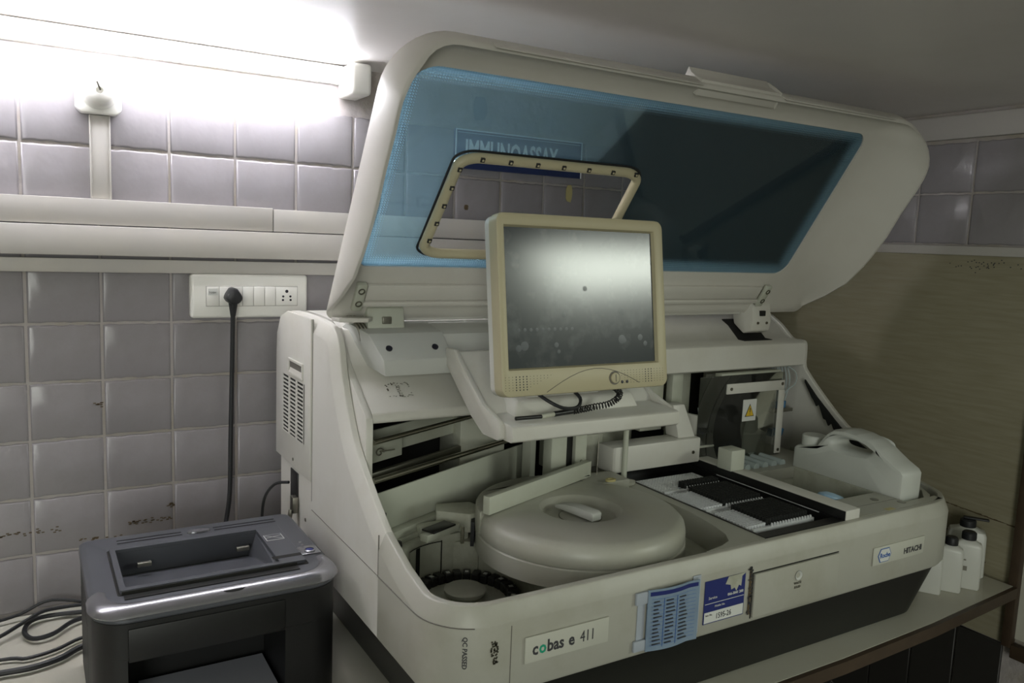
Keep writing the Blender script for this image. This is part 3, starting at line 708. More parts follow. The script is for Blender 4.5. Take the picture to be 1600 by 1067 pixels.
B().cyl((1.29, 1.245, 1.048), (1.35, 1.245, 1.05), .004, 10).obj('clear_tube', 'tubeclear', A)
B().box(1.196, 1.234, 1.110, 1.148, 1.0177, 1.060, .002).obj('rail_block', 'sheet', A)
for k in range(6):
    B().cyl((1.262+k*.027, 1.150, 1.003), (1.262+k*.027, 1.212, 1.003), .0085, 12).obj('wash_roller', 'tubeclear', A)
# tubes and blue fittings at the right
for k in range(7):
    x = 1.475+.009*k; random.seed(k)
    B().tube([(x, 1.27, 1.195), (x+random.uniform(-.006, .006), 1.262, 1.165), (x+random.uniform(-.008, .008), 1.266, 1.135), (x, 1.27, 1.105)], .0017, 6).obj('fluid_tube', 'tubeclear', A)
B().tube([(1.51, 1.25, 1.195), (1.532, 1.245, 1.18), (1.534, 1.245, 1.155), (1.515, 1.25, 1.14), (1.505, 1.26, 1.12)], .0014, 6).obj('fluid_tube', 'tubeclear', A)
B().box(1.468, 1.538, 1.25, 1.29, 1.087, 1.095, .001).obj('fitting_shelf', 'dsteel', A)
for k in range(4): B().cyl((1.480+.014*k, 1.265, 1.095), (1.480+.014*k, 1.265, 1.110), .0055, 10).obj('blue_fitting', 'bluepart', A)
for k in range(3): B().cyl((1.478+.016*k, 1.262, 1.030), (1.484+.016*k, 1.262, 1.046), .008, 10).obj('blue_fitting', 'bluepart', A)
B().cyl((1.506, 1.26, 1.04), (1.508, 1.26, 1.088), .005, 12).obj('syringe_barrel', 'sheet', A)
# torn black foam inside the right panel edge
random.seed(5)
fo = B(); n = 26; top, bot = [], []
for k in range(n+1):
    y = 1.225-.19*k/n; z = interp(RP, y)-.004; th = (.006+.020*math.sin(math.pi*k/n))*random.uniform(.5, 1.25)
    top.append((y, z)); bot.append((y, z-th))
fo.prism(top+bot[::-1], 1.5395, 1.5438, 'x'); fo.obj('foam_strip', 'foam', A)

# ---- monitor shelf hung on the hood
sh = B()
prof = [(1.190, 1.272), (1.165, 1.275), (1.062, 1.202), (1.055, 1.193), (.990, 1.189), (.984, 1.186), (.984, 1.166), (.990, 1.163), (1.06, 1.163), (1.10, 1.185), (1.19, 1.25)]
sh.prism(prof, .604, .930, 'x', bev=.002)
lp = [(1.195, 1.278), (1.165, 1.279), (1.062, 1.207), (1.012, 1.191), (1.006, 1.186), (1.006, 1.166), (1.014, 1.162), (1.06, 1.162), (1.10, 1.183), (1.19, 1.25)]
sh.prism(lp, .5955, .605, 'x', bev=.002); sh.prism([(y, z) for y, z in lp], .929, .938, 'x', bev=.002)
sh.obj('monitor_shelf', 'shell', A)
B().hexa([(.635, 1.03, 1.19), (.880, 1.03, 1.19), (.880, 1.12, 1.20), (.635, 1.12, 1.20), (.645, 1.04, 1.213), (.872, 1.04, 1.213), (.872, 1.13, 1.245), (.645, 1.13, 1.245)], .004).obj('monitor_foot', 'shell', A)
for x in (.668, .70, .80, .835):
    B().lathe([(.012, 0), (.010, .010), (0, .014)], (x, 1.065, 1.219), 14).obj('foot_boss', 'sheet', A)

# ---- lid (local frame: x across, y from hinge to front edge, z towards the room)
LO = Vector((0, 1.265, 1.355)); LM = Matrix(((1, 0, 0, 0), (0, -.54, -.842, LO.y), (0, .842, -.54, LO.z), (0, 0, 0, 1)))
lw = [(-.046, -.013), (-.02, .005), (.032, .0375), (.086, .064), (.15, .077), (.215, .082), (.28, .078), (.347, .0790), (.39, .072), (.42, .058), (.44, .034), (.455, .022)]
NL = dict(n=10, m=14)
def lring(ins, wf, wo=0):
    pts = rrect(XL+ins, XR-ins, -.045+ins*.4, .453-ins, (.02, .02, max(.095-ins, .02), max(.090-ins, .02)), **NL)
    return [(x, s_, wf(s_) if callable(wf) else wf) for x, s_ in pts]
win = [(x, s_) for x, s_ in rrect(.455, 1.44, .066, .405, (.012, .03, .03, .05), **NL)]
def blend(ra, t, w):   # between outline and window
    return [(a[0]+(b[0]-a[0])*t, a[1]+(b[1]-a[1])*t, w(a, t) if callable(w) else w) for a, b in zip(ra, win)]
rim = lambda s_: interp(lw, s_)
outl = lring(0, 0)
rows = [[(x, s_, -.006) for x, s_ in win], blend(lring(.02, 0), 0, -.019), lring(.006, -.013), lring(0, -.002),
        [(x, s_, max(z, -.0015)) for x, s_, z in lring(0, lambda s_: rim(s_)-.002)], [(x, s_, max(z, -.0005)) for x, s_, z in lring(.0015, rim)],
        [(x, s_, max(z, -.0005)) for x, s_, z in lring(.006, rim)], [(x, s_, max(z, .000)) for x, s_, z in lring(.0075, lambda s_: rim(s_)-.004)]]
inn = lring(.0085, lambda s_: max(rim(s_), .006))
for t in (.12, .25, .4, .55, .7, .85, .95, 1.0):
    e = (1-t)**2.2
    rows.append([(a[0]+(b[0]-a[0])*(t), a[1]+(b[1]-a[1])*t, .003+(max(a[2]-.010, .003)-.003)*e) for a, b in zip(inn, win)])
rows.append([(x, s_, -.006) for x, s_ in win])
lb = B().loft([[LM @ Vector(p) for p in r] for r in rows]); lid = lb.obj('lid', 'lid', A, ang=50)
# window with the monitor opening
def hole_loop(g=0):
    c = [(.552-g, .100-g), (.905+g, .100-g), (.918+g, .275+g), (.572-g, .275+g)]; out = []
    base = rrect(0, 1, 0, 1, (.10, .10, .10, .10), **NL)
    for u, v in base:
        u2 = min(max(u, 0), 1)
        bx = c[0][0]+(c[1][0]-c[0][0])*u2; tx = c[3][0]+(c[2][0]-c[3][0])*u2
        by = c[0][1]+(c[1][1]-c[0][1])*u2; ty = c[3][1]+(c[2][1]-c[3][1])*u2
        out.append((bx+(tx-bx)*v, by+(ty-by)*v))
    return out
hl = hole_loop(.003)
wb_ = B(); rws = [[(x, s_, 0) for x, s_ in win], [(x, s_, 0) for x, s_ in hl], [(x, s_, -.003) for x, s_ in hl], [(x, s_, -.003) for x, s_ in win], [(x, s_, 0) for x, s_ in win]]
wb_.loft(rws); 
me_off = Matrix.Identity(4)
wbm = wb_.bm; bmesh.ops.recalc_face_normals(wbm, faces=wbm.faces)
me = bpy.data.meshes.new('tinted_window'); wbm.to_mesh(me); wbm.free(); me.materials.append(M['window'])
wo = bpy.data.objects.new('tinted_window', me); COL.objects.link(wo); wo.parent = lid; wo.matrix_local = Matrix.Translation(-A.location) @ LM
wo['label'] = 'translucent blue lid window with a white dotted border'
# frame round the opening
b = B(); b.tube([LM @ Vector((x, s_, .0085)) for x, s_ in hole_loop(.001)], .0085, 10, closed=True, smooth=0)
hf = b.obj('opening_frame', 'yellowed' if 0 else 'cream', lid)
hf['label'] = 'cream tubular frame round the opening in the blue window'
gk = B(); gk.tube([LM @ Vector((x, s_, .003)) for x, s_ in hole_loop(.0095)], .0022, 6, closed=True, smooth=0).obj('frame_gasket', 'rubber', lid)
HL = hole_loop(.0)
def onhole(u, v):
    c = [(.552, .100), (.905, .100), (.918, .275), (.572, .275)]
    return (c[0][0]*(1-u)*(1-v)+c[1][0]*u*(1-v)+c[2][0]*u*v+c[3][0]*(1-u)*v, c[0][1]*(1-u)*(1-v)+c[1][1]*u*(1-v)+c[2][1]*u*v+c[3][1]*(1-u)*v)
for u, v in [(.09+.145*k, 1.0) for k in range(7)]+[(0, .9-.185*k) for k in range(5)]:
    x, s_ = onhole(u, v)
    mm = LM @ Matrix.Translation((x, s_+(.002 if v == 1 else 0), .0165))
    c = B(); c.box(-.0036, .0036, -.0036, .0036, -.002, .0022, .0005, 1, mtx=mm); c.obj('frame_clip', 'black', lid)
    c = B(); c.lathe([(0, .0030), (.0016, .0030), (.0020, .0022)], n=8, mtx=mm); c.obj('clip_pin', 'cream', lid)
# bottom panel and brackets inside the lid
b = B(); b.box(.475, 1.39, .004, .034, .004, .012, .0015, mtx=LM); b.obj('lid_panel', 'lid', lid)
b = B(); b.box(.46, 1.40, -.006, .0025, .004, .016, .0015, mtx=LM); b.obj('lid_ledge', 'lid', lid)
for x in (.462, 1.402):
    b = B(); b.box(x-.009, x+.009, -.012, .042, .010, .020, .003, mtx=LM); br_ = b.obj('corner_bracket', 'sheet', lid)
    for s_ in (.004, .029):
        b = B(); b.lathe([(.0058, .020), (.0058, .0215), (.004, .0215), (.0035, .0195), (0, .0195)], n=14, mtx=LM @ Matrix.Translation((x, s_, 0))); b.obj('bracket_screw', 'screw', lid)
# handle recess on the front edge of the lid
HM = LM @ Matrix(((1, 0, 0, 0), (0, 1, 0, 0), (0, 0, 1, 0), (0, 0, 0, 1)))
b = B(); b.prism([(.430, .018), (.4575, .018), (.4555, .002), (.4560, -.014), (.4600, -.023), (.4600, -.026), (.430, -.024)], .950, 1.135, 'x', bev=.0008, mtx=LM); hd = b.obj('lid_handle', 'lid', lid)
b = B(); b.prism([(.430, .020), (.4585, .018), (.4600, .000), (.4600, -.022), (.430, -.024)], 1.135, 1.139, 'x', bev=.001, mtx=LM); b.obj('handle_end', 'lid', lid)
b = B(); b.box(.56, .945, .4525, .4542, .014, .032, .0005, mtx=LM); b.obj('lid_seal_strip', 'lid', lid)
b = B(); b.box(1.14, 1.45, .4525, .4542, .014, .032, .0005, mtx=LM); b.obj('lid_seal_strip', 'lid', lid)
# hinges
for x0, x1, nm in ((.485, .552, 'hinge'), (1.395, 1.455, 'hinge')):
    h = B().prism([(1.295, 1.345), (1.268, 1.340), (1.262, 1.300), (1.266, 1.278), (1.29, 1.270), (1.32, 1.29), (1.33, 1.33)], x0, x1, 'x', bev=.004).obj('hinge', 'shell' if x0 > 1 else 'sheet', A)
    xm = (x0+x1)/2
    B().box(xm-.008, xm+.008, 1.2605, 1.268, 1.312, 1.324, .001).obj('hinge_slot', 'dsteel' if x0 < 1 else 'void', h)
    for q_ in (-.014, .014): B().cyl((xm+q_, 1.2600, 1.296), (xm+q_, 1.2640, 1.297), .003, 10).obj('hinge_screw', 'screw', h)
B().box(.552, 1.395, 1.300, 1.330, 1.313, 1.327, .003).obj('hinge_beam', 'shell', A)
B().box(.462, .480, 1.29, 1.32, 1.308, 1.328, .002).obj('hinge_beam', 'shell', A)
B().prism([(1.270, 1.2500), (1.270, 1.2565), (1.291, 1.2575), (1.326, 1.2870), (1.345, 1.2975), (1.345, 1.290), (1.30, 1.2575)], 1.383, 1.472, 'x').obj('hinge_pocket', 'void', A)
for k in range(3):
    B().tube([(.452+.006*k, 1.29, 1.325), (.462+.006*k, 1.275, 1.318), (.470+.006*k, 1.262, 1.303), (.474+.006*k, 1.262, 1.285)], .0028, 8).obj('hinge_cable', 'dsteel', A)
B().prism([(.425, 1.27), (.43, 1.245), (.475, 1.235), (.492, 1.26), (.455, 1.275)], 1.318, 1.325, 'z', bev=.001).obj('cable_clamp', 'lid', A)

# ---- plates and stickers on the fascia
YP = YF-.0005
pl = B().box(.540, .676, YP-.003, YP, .914, .950, .0008).obj('name_plate', 'plate', A)
x = .551
for s_, m_, w in (('c', 'ink', .0105), ('o', 'green', .0125), ('bas', 'ink', .0345), ('e', 'ink', .019), ('411', 'ink', 0)):
    textm(s_, .0235 if s_ != '411' else .0225, front(x, YP-.0032, .9245), 'plate_text', m_, pl, bold=.0006 if s_ != '411' else 0, xs=.88 if s_ != '411' else .75); x += w
mp = B().box(1.262, 1.412, YP-.002, YP, .915, .948, .0006).obj('maker_plate', 'plate', A)
hx = lambda s_, cx, cz: [(cx-.019*s_, cz), (cx-.012*s_, cz+.0125*s_), (cx+.012*s_, cz+.0125*s_), (cx+.019*s_, cz), (cx+.012*s_, cz-.0125*s_), (cx-.012*s_, cz-.0125*s_)]
B().prism(hx(1, 1.293, .9315), YP-.0026, YP-.0021, 'y').obj('hexagon_mark', 'blueink', mp)
B().prism(hx(.90, 1.293, .9315), YP-.0031, YP-.0027, 'y').obj('hexagon_mark', 'label', mp)
textm('Roche', .0125, front(1.2935, YP-.0034, .9275), 'plate_text', 'blueink', mp, bold=.0002, align='CENTER', xs=.9)
textm('HITACHI', .0145, front(1.350, YP-.0024, .9235), 'plate_text', 'ink', mp, bold=.0004, xs=.95)
# document pocket
dp = B(); n = 14
def dcurve(u): return -.006-.006*math.sin(u*math.pi*1.1)-.006*(u > .8)*(u-.8)*5
dp.loft([[(.742+.095*k/n, YP+dcurve(k/n), z) for k in range(n+1)] for z in (.884, .915, .95, .976)]+[[(.742+.095*k/n, YP+dcurve(k/n)+.0015, z) for k in range(n+1)] for z in (.976, .95, .915, .884)], closed=False)
dpo = dp.obj('document_sheet', 'pocket', A)
b = B()
for i in range(13):
    z = .962-.0058*i
    b.loft([[(.748+.083*k/n, YP+dcurve((.748+.083*k/n-.742)/.095)-.0004, zz) for k in range(n+1)] for zz in (z, z-.0004)], closed=False)
for xx in (.768, .792): b.box(xx, xx+.0005, YP+dcurve((xx-.742)/.095)-.0010, YP+dcurve((xx-.742)/.095)-.0004, .889, .962)
stuff(b.obj('printed_rows', 'blueink', dpo))
random.seed(3); b = B()
for i in range(12):
    for xx in (.750, .771, .797):
        w = random.uniform(.008, .017); z = .9585-.0058*i; u = (xx+.006-.742)/.095
        b.box(xx, xx+w, YP+dcurve(u)-.0022, YP+dcurve(u)-.0008, z-.0008, z+.0004)
stuff(b.obj('printed_words', 'ink', dpo))
b = B(); b.loft([[(.745+.089*k/n, YP+dcurve((.745+.089*k/n-.742)/.095)-.0006, z) for k in range(n+1)] for z in (.967, .973)], closed=False); b.obj('printed_header', 'navy', dpo)
for x0, x1, z0, z1 in ((.722, .748, .956, .974), (.722, .748, .886, .902)):
    B().box(x0, x1, YP-.005, YP-.0002, z0, z1, .0012).obj('pocket_tab', 'tapeg', A)
B().box(.728, .741, YP-.001, YP, .902, .956).obj('pocket_shadow_tape', 'tapeg', A)
B().box(.832, .848, YP-.0012, YP, .886, .978, .0003).obj('pocket_tape', 'tapeg', A)
# blue service sticker
st = B().box(.858, .943, YP-.0010, YP, .896, .964).obj('service_sticker', 'navy', A)
B().box(.8595, .9415, YP-.0014, YP-.0011, .8975, .9145).obj('sticker_field', 'label', st)
B().box(.8595, .9415, YP-.0014, YP-.0011, .9275, .9283).obj('sticker_rule', 'label', st)
b = B(); random.seed(11)
pg = [(.906, .964), (.900, .953), (.911, .950), (.913, .942), (.920, .944), (.924, .938), (.929, .947), (.934, .944), (.935, .960), (.943, .9645)]
b.prism(pg, YP-.0016, YP-.0011, 'y'); b.obj('torn_patch', 'inner', st)
textm('1595-26', .0125, front(.883, YP-.0016, .9015), 'sticker_text', 'ink', st, xs=.8)
textm('066-3041 200', .0060, front(.906, YP-.0014, .9335), 'sticker_text', 'label', st, bold=.0001)
textm('Service', .0062, front(.866, YP-.0014, .9345), 'sticker_text', 'label', st)
textm('Mobile No.', .0048, front(.880, YP-.0014, .9205), 'sticker_text', 'label', st)
textm('Inst. No.', .0040, front(.862, YP-.0016, .9085), 'sticker_text', 'ink', st)
# drawer
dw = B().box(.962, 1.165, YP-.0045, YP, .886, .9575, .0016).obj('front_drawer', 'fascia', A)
B().box(.960, 1.167, YP-.0004, YP+.0004, .9576, .9592).obj('drawer_gap', 'void', dw)
B().box(.960, .9617, YP-.0004, YP+.0004, .884, .9576).obj('drawer_gap', 'void', dw)
B().box(.953, .9578, YP-.0012, YP, .892, .966).obj('peeled_tape', 'lead', A)
b = B(); b.lathe([(0, -.001), (.004, -.0008), (.0075, .0004), (.0082, .0012)], n=20, mtx=Matrix.Translation((1.062, YP-.0050, .9385)) @ Matrix.Rotation(math.pi/2, 4, 'X')); b.obj('finger_dimple', 'box', dw)
textm('WASTE', .0055, front(1.062, YP-.0046, .9235), 'drawer_text', 'screw', dw, align='CENTER', bold=.0002)
textm('SOLID', .0055, front(1.062, YP-.0046, .9165), 'drawer_text', 'screw', dw, align='CENTER', bold=.0002)
# QC PASSED, running down the left corner
an = math.radians(225+12); cx, cy = XL+.08+.0806*math.cos(an), YF+.08+.0806*math.sin(an)
mm = Matrix.Translation((cx, cy, .964)) @ Matrix.Rotation(an+math.pi/2, 4, 'Z') @ Matrix.Rotation(math.pi/2, 4, 'X') @ Matrix.Rotation(-math.pi/2, 4, 'Z')
textm('QC PASSED', .0088, mm, 'inspection_stamp', 'ink', A, xs=.95, bold=.00015)
random.seed(9); b = B()
for k in range(60):
    u, v = random.random(), random.random(); x = .489+.012*u+.003*v; z = .955-.030*v
    if abs(u-.5) < .5-.35*abs(v-.4): b.box(x-.0009, x+.0009, YP+.0006-.0012, YP+.002, z-.0010, z+.0008)
stuff(b.obj('scuff_marks', 'screw', A))
random.seed(21); b = B()
for k in range(60):
    x = .955+random.gauss(0, .0022); z = .93+random.uniform(-.036, .040)
    b.box(x-.0009, x+.0009, YP-.0018, YP-.0008, z-.0012, z+.0012)
stuff(b.obj('scuff_marks', 'ink', A))

# ================================================================== MONITOR
MO = thing('touch_monitor', 'cream-framed square touch monitor standing on the analyser shelf, screen off', 'monitor', (.731, 1.0, 1.237))
MM = Matrix.Translation((.731, .968, 1.2365)) @ Matrix.Rotation(math.radians(-8.4), 4, 'X')
hw, H = .1555, .2665
def mring(ins, y, r): return [MM @ Vector((x, y, z)) for x, z in rrect(-hw+ins, hw-ins, ins, H-ins, (r,)*4, n=6, m=3)]
scr = (-.1405, .1335, .0415, .2455)
def sring(g, y): return [MM @ Vector((x, y, z)) for x, z in rrect(scr[0]-g, scr[1]+g, scr[2]-g, scr[3]+g, (.001,)*4, n=6, m=3)]
B().loft([sring(0, .008), sring(.001, .006), sring(.003, .0005), sring(.004, 0), mring(.004, 0, .012), mring(.001, .0015, .013), mring(0, .005, .014), mring(0, .022, .014)]).obj('bezel', 'cream', MO)
B().loft([mring(.0012, .0225, .014), mring(.0012, .036, .014), mring(.006, .041, .014), mring(.03, .048, .014)], cap0=True, cap1=True).obj('rear_housing', 'shell', MO)
g = B(); g.box(scr[0]-.0005, scr[1]+.0005, .006, .009, scr[2]-.0005, scr[3]+.0005, mtx=MM); so = g.obj('screen', 'screen', MO)
random.seed(2); b = B()
for k in range(10): b.lathe([(0, .0001), (.0028, 0)], n=10, mtx=MM @ Matrix.Translation((-.121+.0105*k, .0058, .0965)) @ Matrix.Rotation(math.pi/2, 4, 'X'))
for x, z, r in ((-.112, .073, .007), (-.122, .070, .005), (-.056, .073, .004), (-.052, .063, .003), (.068, .078, .007), (.073, .076, .004), (.105, .080, .005), (.07, .122, .006), (.0, .157, .004), (-.04, .118, .003), (.115, .07, .004)):
    b.lathe([(0, .0001), (r, 0)], n=12, mtx=MM @ Matrix.Translation((x, .0058, z)) @ Matrix.Rotation(math.pi/2, 4, 'X'))
stuff(b.obj('finger_smudges', 'smudge', so))
b = B()
for sx, x0 in ((0, -.150), (1, .060)):
    for i in range(15):
        for j in range(6):
            r = .0011 if (3 <= i <= 6 and sx == 0) or (8 <= i <= 10 and sx) else .0006
            x = x0+i*.006; z = .010+j*.0038
            if sx == 1 and (x < .066+j*.0 and j < 3): continue
            if sx == 0 and i > 6+j*1.5: continue
            b.lathe([(0, .0003), (r, .0003)], n=6, mtx=MM @ Matrix.Translation((x, 0, z)) @ Matrix.Rotation(math.pi/2, 4, 'X'))
stuff(b.obj('speaker_holes', 'dot', MO))
b = B(); b.tube([MM @ Vector((-.08+.175*k/12, -.0002, .004+.031*math.sin(math.pi*(k/12)*.95))) for k in range(13)], .0005, 5, smooth=0); b.obj('panel_seam', 'seam', MO)
b = B(); b.lathe([(.0105, .0002), (.0105, .0008), (.0085, .0008)], n=24, mtx=MM @ Matrix.Translation((.046, 0, .0185)) @ Matrix.Rotation(math.pi/2, 4, 'X')); b.obj('button_ring', 'seam', MO)
b = B(); b.lathe([(.0082, 0), (.0080, .0030), (.006, .0038), (0, .0038)], n=24, mtx=MM @ Matrix.Translation((.046, 0, .0185)) @ Matrix.Rotation(math.pi/2, 4, 'X')); b.obj('power_button', 'cream', MO)
b = B(); b.box(.0455, .0465, -.0044, -.0038, .013, .024, mtx=MM); b.obj('button_mark', 'seam', MO)
for x in (.061, .0705):
    b = B(); b.lathe([(0, .001), (.0022, .0008), (.0026, 0)], n=12, mtx=MM @ Matrix.Translation((x, 0, .0115)) @ Matrix.Rotation(math.pi/2, 4, 'X')); b.obj('status_light', 'dot', MO)
# neck behind
B().hexa([(.66, 1.045, 1.2145), (.81, 1.045, 1.2145), (.81, 1.10, 1.236), (.66, 1.10, 1.236), (.68, 1.045, 1.34), (.79, 1.045, 1.34), (.79, 1.075, 1.34), (.68, 1.075, 1.34)], .006).obj('neck', 'shell', MO)

# stylus with coiled cord on the shelf, loop of cable
sty = thing('stylus', 'black stylus with taped grip and coiled cord on the monitor shelf', 'stylus', (.70, 1.02, 1.195))
B().cyl((.622, 1.006, 1.1955), (.668, 1.006, 1.195), .0030, 10).obj('barrel', 'black', sty)
B().cyl((.668, 1.006, 1.195), (.692, 1.008, 1.1965), .0038, 10).obj('tape_wrap', 'lead' if 0 else 'inner', sty)
B().cyl((.692, 1.008, 1.1965), (.730, 1.010, 1.198), .0042, 10).obj('grip', 'black', sty)
path = catmull([Vector(p) for p in ((.730, 1.010, 1.198), (.748, 1.008, 1.200), (.77, 1.006, 1.203), (.792, 1.000, 1.207), (.808, .998, 1.216), (.815, 1.004, 1.224), (.815, 1.02, 1.230))], 10)
cp = []; N = len(path)
for i in range(N*3):
    t = i/(N*3)*(N-1); a = int(t); p = path[a].lerp(path[min(a+1, N-1)], t-a); an = i*.95
    d = (path[min(a+1, N-1)]-path[a]).normalized() if a < N-1 else Vector((0, 1, 0)); u = d.orthogonal().normalized(); v = d.cross(u)
    cp.append(p+(u*math.cos(an)+v*math.sin(an))*.0048)
B().tube(cp, .0011, 5, smooth=0).obj('coiled_cord', 'black', sty)
tag(B().tube([(.668, 1.03, 1.231), (.676, 1.005, 1.220), (.70, .995, 1.208), (.728, .997, 1.207), (.742, 1.01, 1.218), (.738, 1.035, 1.231)], .0028, 8).obj('monitor_cable', 'rubber'), 'black cable loop hanging just under the monitor', 'cable')

# ================================================================== JUG, BLUE POUCH, BOTTLES
J = thing('plastic_jug', 'translucent white plastic jug with handle hole lying along the right of the machine', 'jug', (1.435, 1.0, .963))
x0, x1 = 1.4125, 1.478
op = [(.884, .966), (.883, 1.046), (.888, 1.053), (.910, 1.064), (.94, 1.083), (.965, 1.095), (.99, 1.101), (1.02, 1.103), (1.045, 1.099), (1.060, 1.088), (1.072, 1.072), (1.082, 1.0565), (1.10, 1.0525), (1.133, 1.0465), (1.139, 1.0415), (1.140, .970), (1.136, .9635), (.888, .9635)]
hc = (1.0, 1.069)
def hit(a):
    d = (math.cos(a), math.sin(a)); best = 0
    for (p, q) in zip(op, op[1:]+op[:1]):
        e = (q[0]-p[0], q[1]-p[1]); den = d[0]*e[1]-d[1]*e[0]
        if abs(den) < 1e-9: continue
        t = ((p[0]-hc[0])*e[1]-(p[1]-hc[1])*e[0])/den; u = ((p[0]-hc[0])*d[1]-(p[1]-hc[1])*d[0])/den
        if t > 0 and -1e-6 <= u <= 1+1e-6: best = max(best, t)
    return (hc[0]+d[0]*best, hc[1]+d[1]*best)
angs = sorted([2*math.pi*k/72-math.pi for k in range(72)]+[math.atan2(p[1]-hc[1], p[0]-hc[0]) for p in op])
outer = [hit(a) for a in angs]
def slot(hw_, hh_):
    out = []
    for (y, z), a in zip(outer, angs):
        dy, dz = y-hc[0], z-hc[1]; k_ = 1/((abs(dy)/hw_)**2.6+(abs(dz)/hh_)**2.6)**(1/2.6); out.append((hc[0]+dy*k_, hc[1]+.006+dz*k_-dy*k_*.03))
    return out
def shr(ins): 
    out = []
    for (y, z) in outer:
        cy, cz = 1.01, 1.01; out.append((y+(cy-y)*ins/.127, z+(cz-z)*ins/.06*.9))
    return out
ring = lambda pts, x: [(x, y, z) for y, z in pts]
s1, s2, s3 = slot(.043, .0105), slot(.048, .0155), slot(.056, .020)
wv = [ring(s1, x0+.026), ring(s1, x0+.013), ring(s2, x0+.004), ring(s3, x0), ring(shr(.007), x0), ring(shr(.0022), x0+.0025), ring(outer, x0+.009), ring(outer, x1-.009), ring(shr(.0022), x1-.0025), ring(shr(.007), x1), ring(s3, x1), ring(s2, x1-.004), ring(s1, x1-.013), ring(s1, x0+.026)]
B().loft(wv).obj('jug_body', 'jug', J)
B().lathe([(.024, 1.030), (.025, 1.056), (.025, 1.068), (.023, 1.0705), (0, 1.0705)], (1.445, 1.112, 0), 28).obj('jug_cap', 'jug', J)
pz = B(); pz.lathe([(0, -.016), (.014, -.014), (.022, -.006), (.024, 0), (.022, .007), (.012, .013), (0, .014)], n=20, sx=1.7, sy=1.0, mtx=Matrix.Translation((1.325, .966, .985)) @ Matrix.Rotation(.35, 4, 'Y'))
tag(pz.obj('blue_pouch', 'bag'), 'pale blue plastic pouch lying in the open basin of the machine', 'pouch')
def bottle(name, label, x, y, w, d, h, capm, capr, ang=0, cap=True, loop=False):
    T = thing(name, label, 'bottle', (x, y, DZ), 'reagent bottles at the right end of the desk' if name == 'white_bottle' else None)
    mm = Matrix.Translation((x, y, DZ+.0005)) @ Matrix.Rotation(ang, 4, 'Z')
    def sec(z, k, r): return [mm @ Vector((a, b_, z)) for a, b_ in rrect(-w/2*k, w/2*k, -d/2*k, d/2*k, (r,)*4, n=4, m=2)]
    b = B(); b.loft([sec(0, .92, .004), sec(.003, 1, .006), sec(h*.86, .96, .006), sec(h*.93, .88, .008), sec(h*.97, .60, .007), sec(h, .45, .006)], cap0=True, cap1=True); b.obj('bottle_body', 'bottle', T)
    if cap:
        b = B(); b.lathe([(0, h), (capr, h), (capr*1.03, h+.004), (capr, h+.014), (capr*.8, h+.017), (0, h+.0175)], n=20, mtx=mm); b.obj('bottle_cap', capm, T)
        if loop:
            b = B(); b.box(-.010, .040, -.007, .007, h+.0175, h+.022, .002, mtx=mm); b.obj('cap_tab', capm, T)
    return T, mm
t1, m1 = bottle('white_bottle', 'tall white bottle with black cap and small print standing in front of the other bottles', 1.708, .905, .056, .028, .106, 'rubber', .014, -1.0)
b = B(); b.box(-.014, -.002, -.0146, -.0141, .062, .065, mtx=m1); b.box(-.008, .001, -.0146, -.0141, .040, .050, mtx=m1); b.box(-.020, -.018, -.0146, -.0141, .05, .08, mtx=m1); b.obj('bottle_print', 'screw', t1)
bottle('white_bottle', 'white bottle half hidden between the front bottle and the machine corner', 1.657, .912, .050, .026, .100, 'rubber', .012, -1.0)
bottle('white_bottle', 'white bottle almost hidden behind the dark machine base, only its foot showing', 1.611, .925, .045, .026, .085, 'bottle', .010, -1.0)
bottle('milky_container', 'widest milky container with a flat black flip cap, rearmost against the right wall', 1.782, .950, .078, .042, .108, 'rubber', .016, -1.0, loop=True)

# ================================================================== PRINTER
PR = thing('laser_printer', 'dark grey laser printer with silver front band on the desk left of the analyser', 'printer', (.225, 1.24, DZ))
px0, px1, py0, py1, pz1 = .060, .388, 1.098, 1.385, .965
def pr(ins, z, rf=.045, fr_=0): return [(x, y, z) for x, y in rrect(px0+ins, px1-ins, py0+ins+fr_, py1-ins, (rf-ins*.5, rf-ins*.5, .016, .008), n=8, m=5)]
lowc = rrect(px0, px1, py0+.003, py1, (.043, .043, .016, .008), n=8, m=5)
pb = B(); lft = [p for p in lowc if p[0] < .099 and p[1] < 1.2255]; rgt = [p for p in lowc if p[0] > .306 and p[1] < 1.2255]
lc = sorted([p for p in lft if p[1] < 1.15 and p[0] < .0999], key=lambda p: (p[0]-p[1])); rc_ = sorted([p for p in rgt if p[1] < 1.15], key=lambda p: (p[0]+p[1]))
pb.prism([(px0, 1.226)]+lc+[(.0995, py0+.003), (.0995, 1.226)], DZ+.001, .896, 'z'); pb.prism([(.3055, 1.226), (.3055, py0+.003)]+rc_+[(px1, 1.226)], DZ+.001, .896, 'z')
pb.box(px0, px1, 1.225, py1, DZ+.001, .896, .004, 1); pb.box(.099, .306, py0+.006, 1.226, DZ+.001, .786)
pb.loft([pr(.003, .894), pr(0, .896), pr(0, .9455), pr(.01, .9455)], cap0=True)
pb.obj('body', 'pr_blk', PR)
B().box(.1, .305, py0-.0018, py0+.01, .892, .9385, .002).obj('front_door', 'pr_blk', PR)
B().box(.105, .300, 1.205, 1.215, .845, .852, .001).obj('feed_bar', 'pr_top', PR)
phole = rrect(.1035, .3125, 1.160, 1.305, (.002,)*4, n=8, m=5)
ptop = B().loft([pr(.01, .9462), pr(0, .9462), pr(-.002, .949), pr(-.001, .959), pr(.004, .9640), pr(.008, .965), [(x, y, .965) for x, y in phole], [(x, y, .929) for x, y in phole]]).obj('top_cover', 'pr_top', PR)
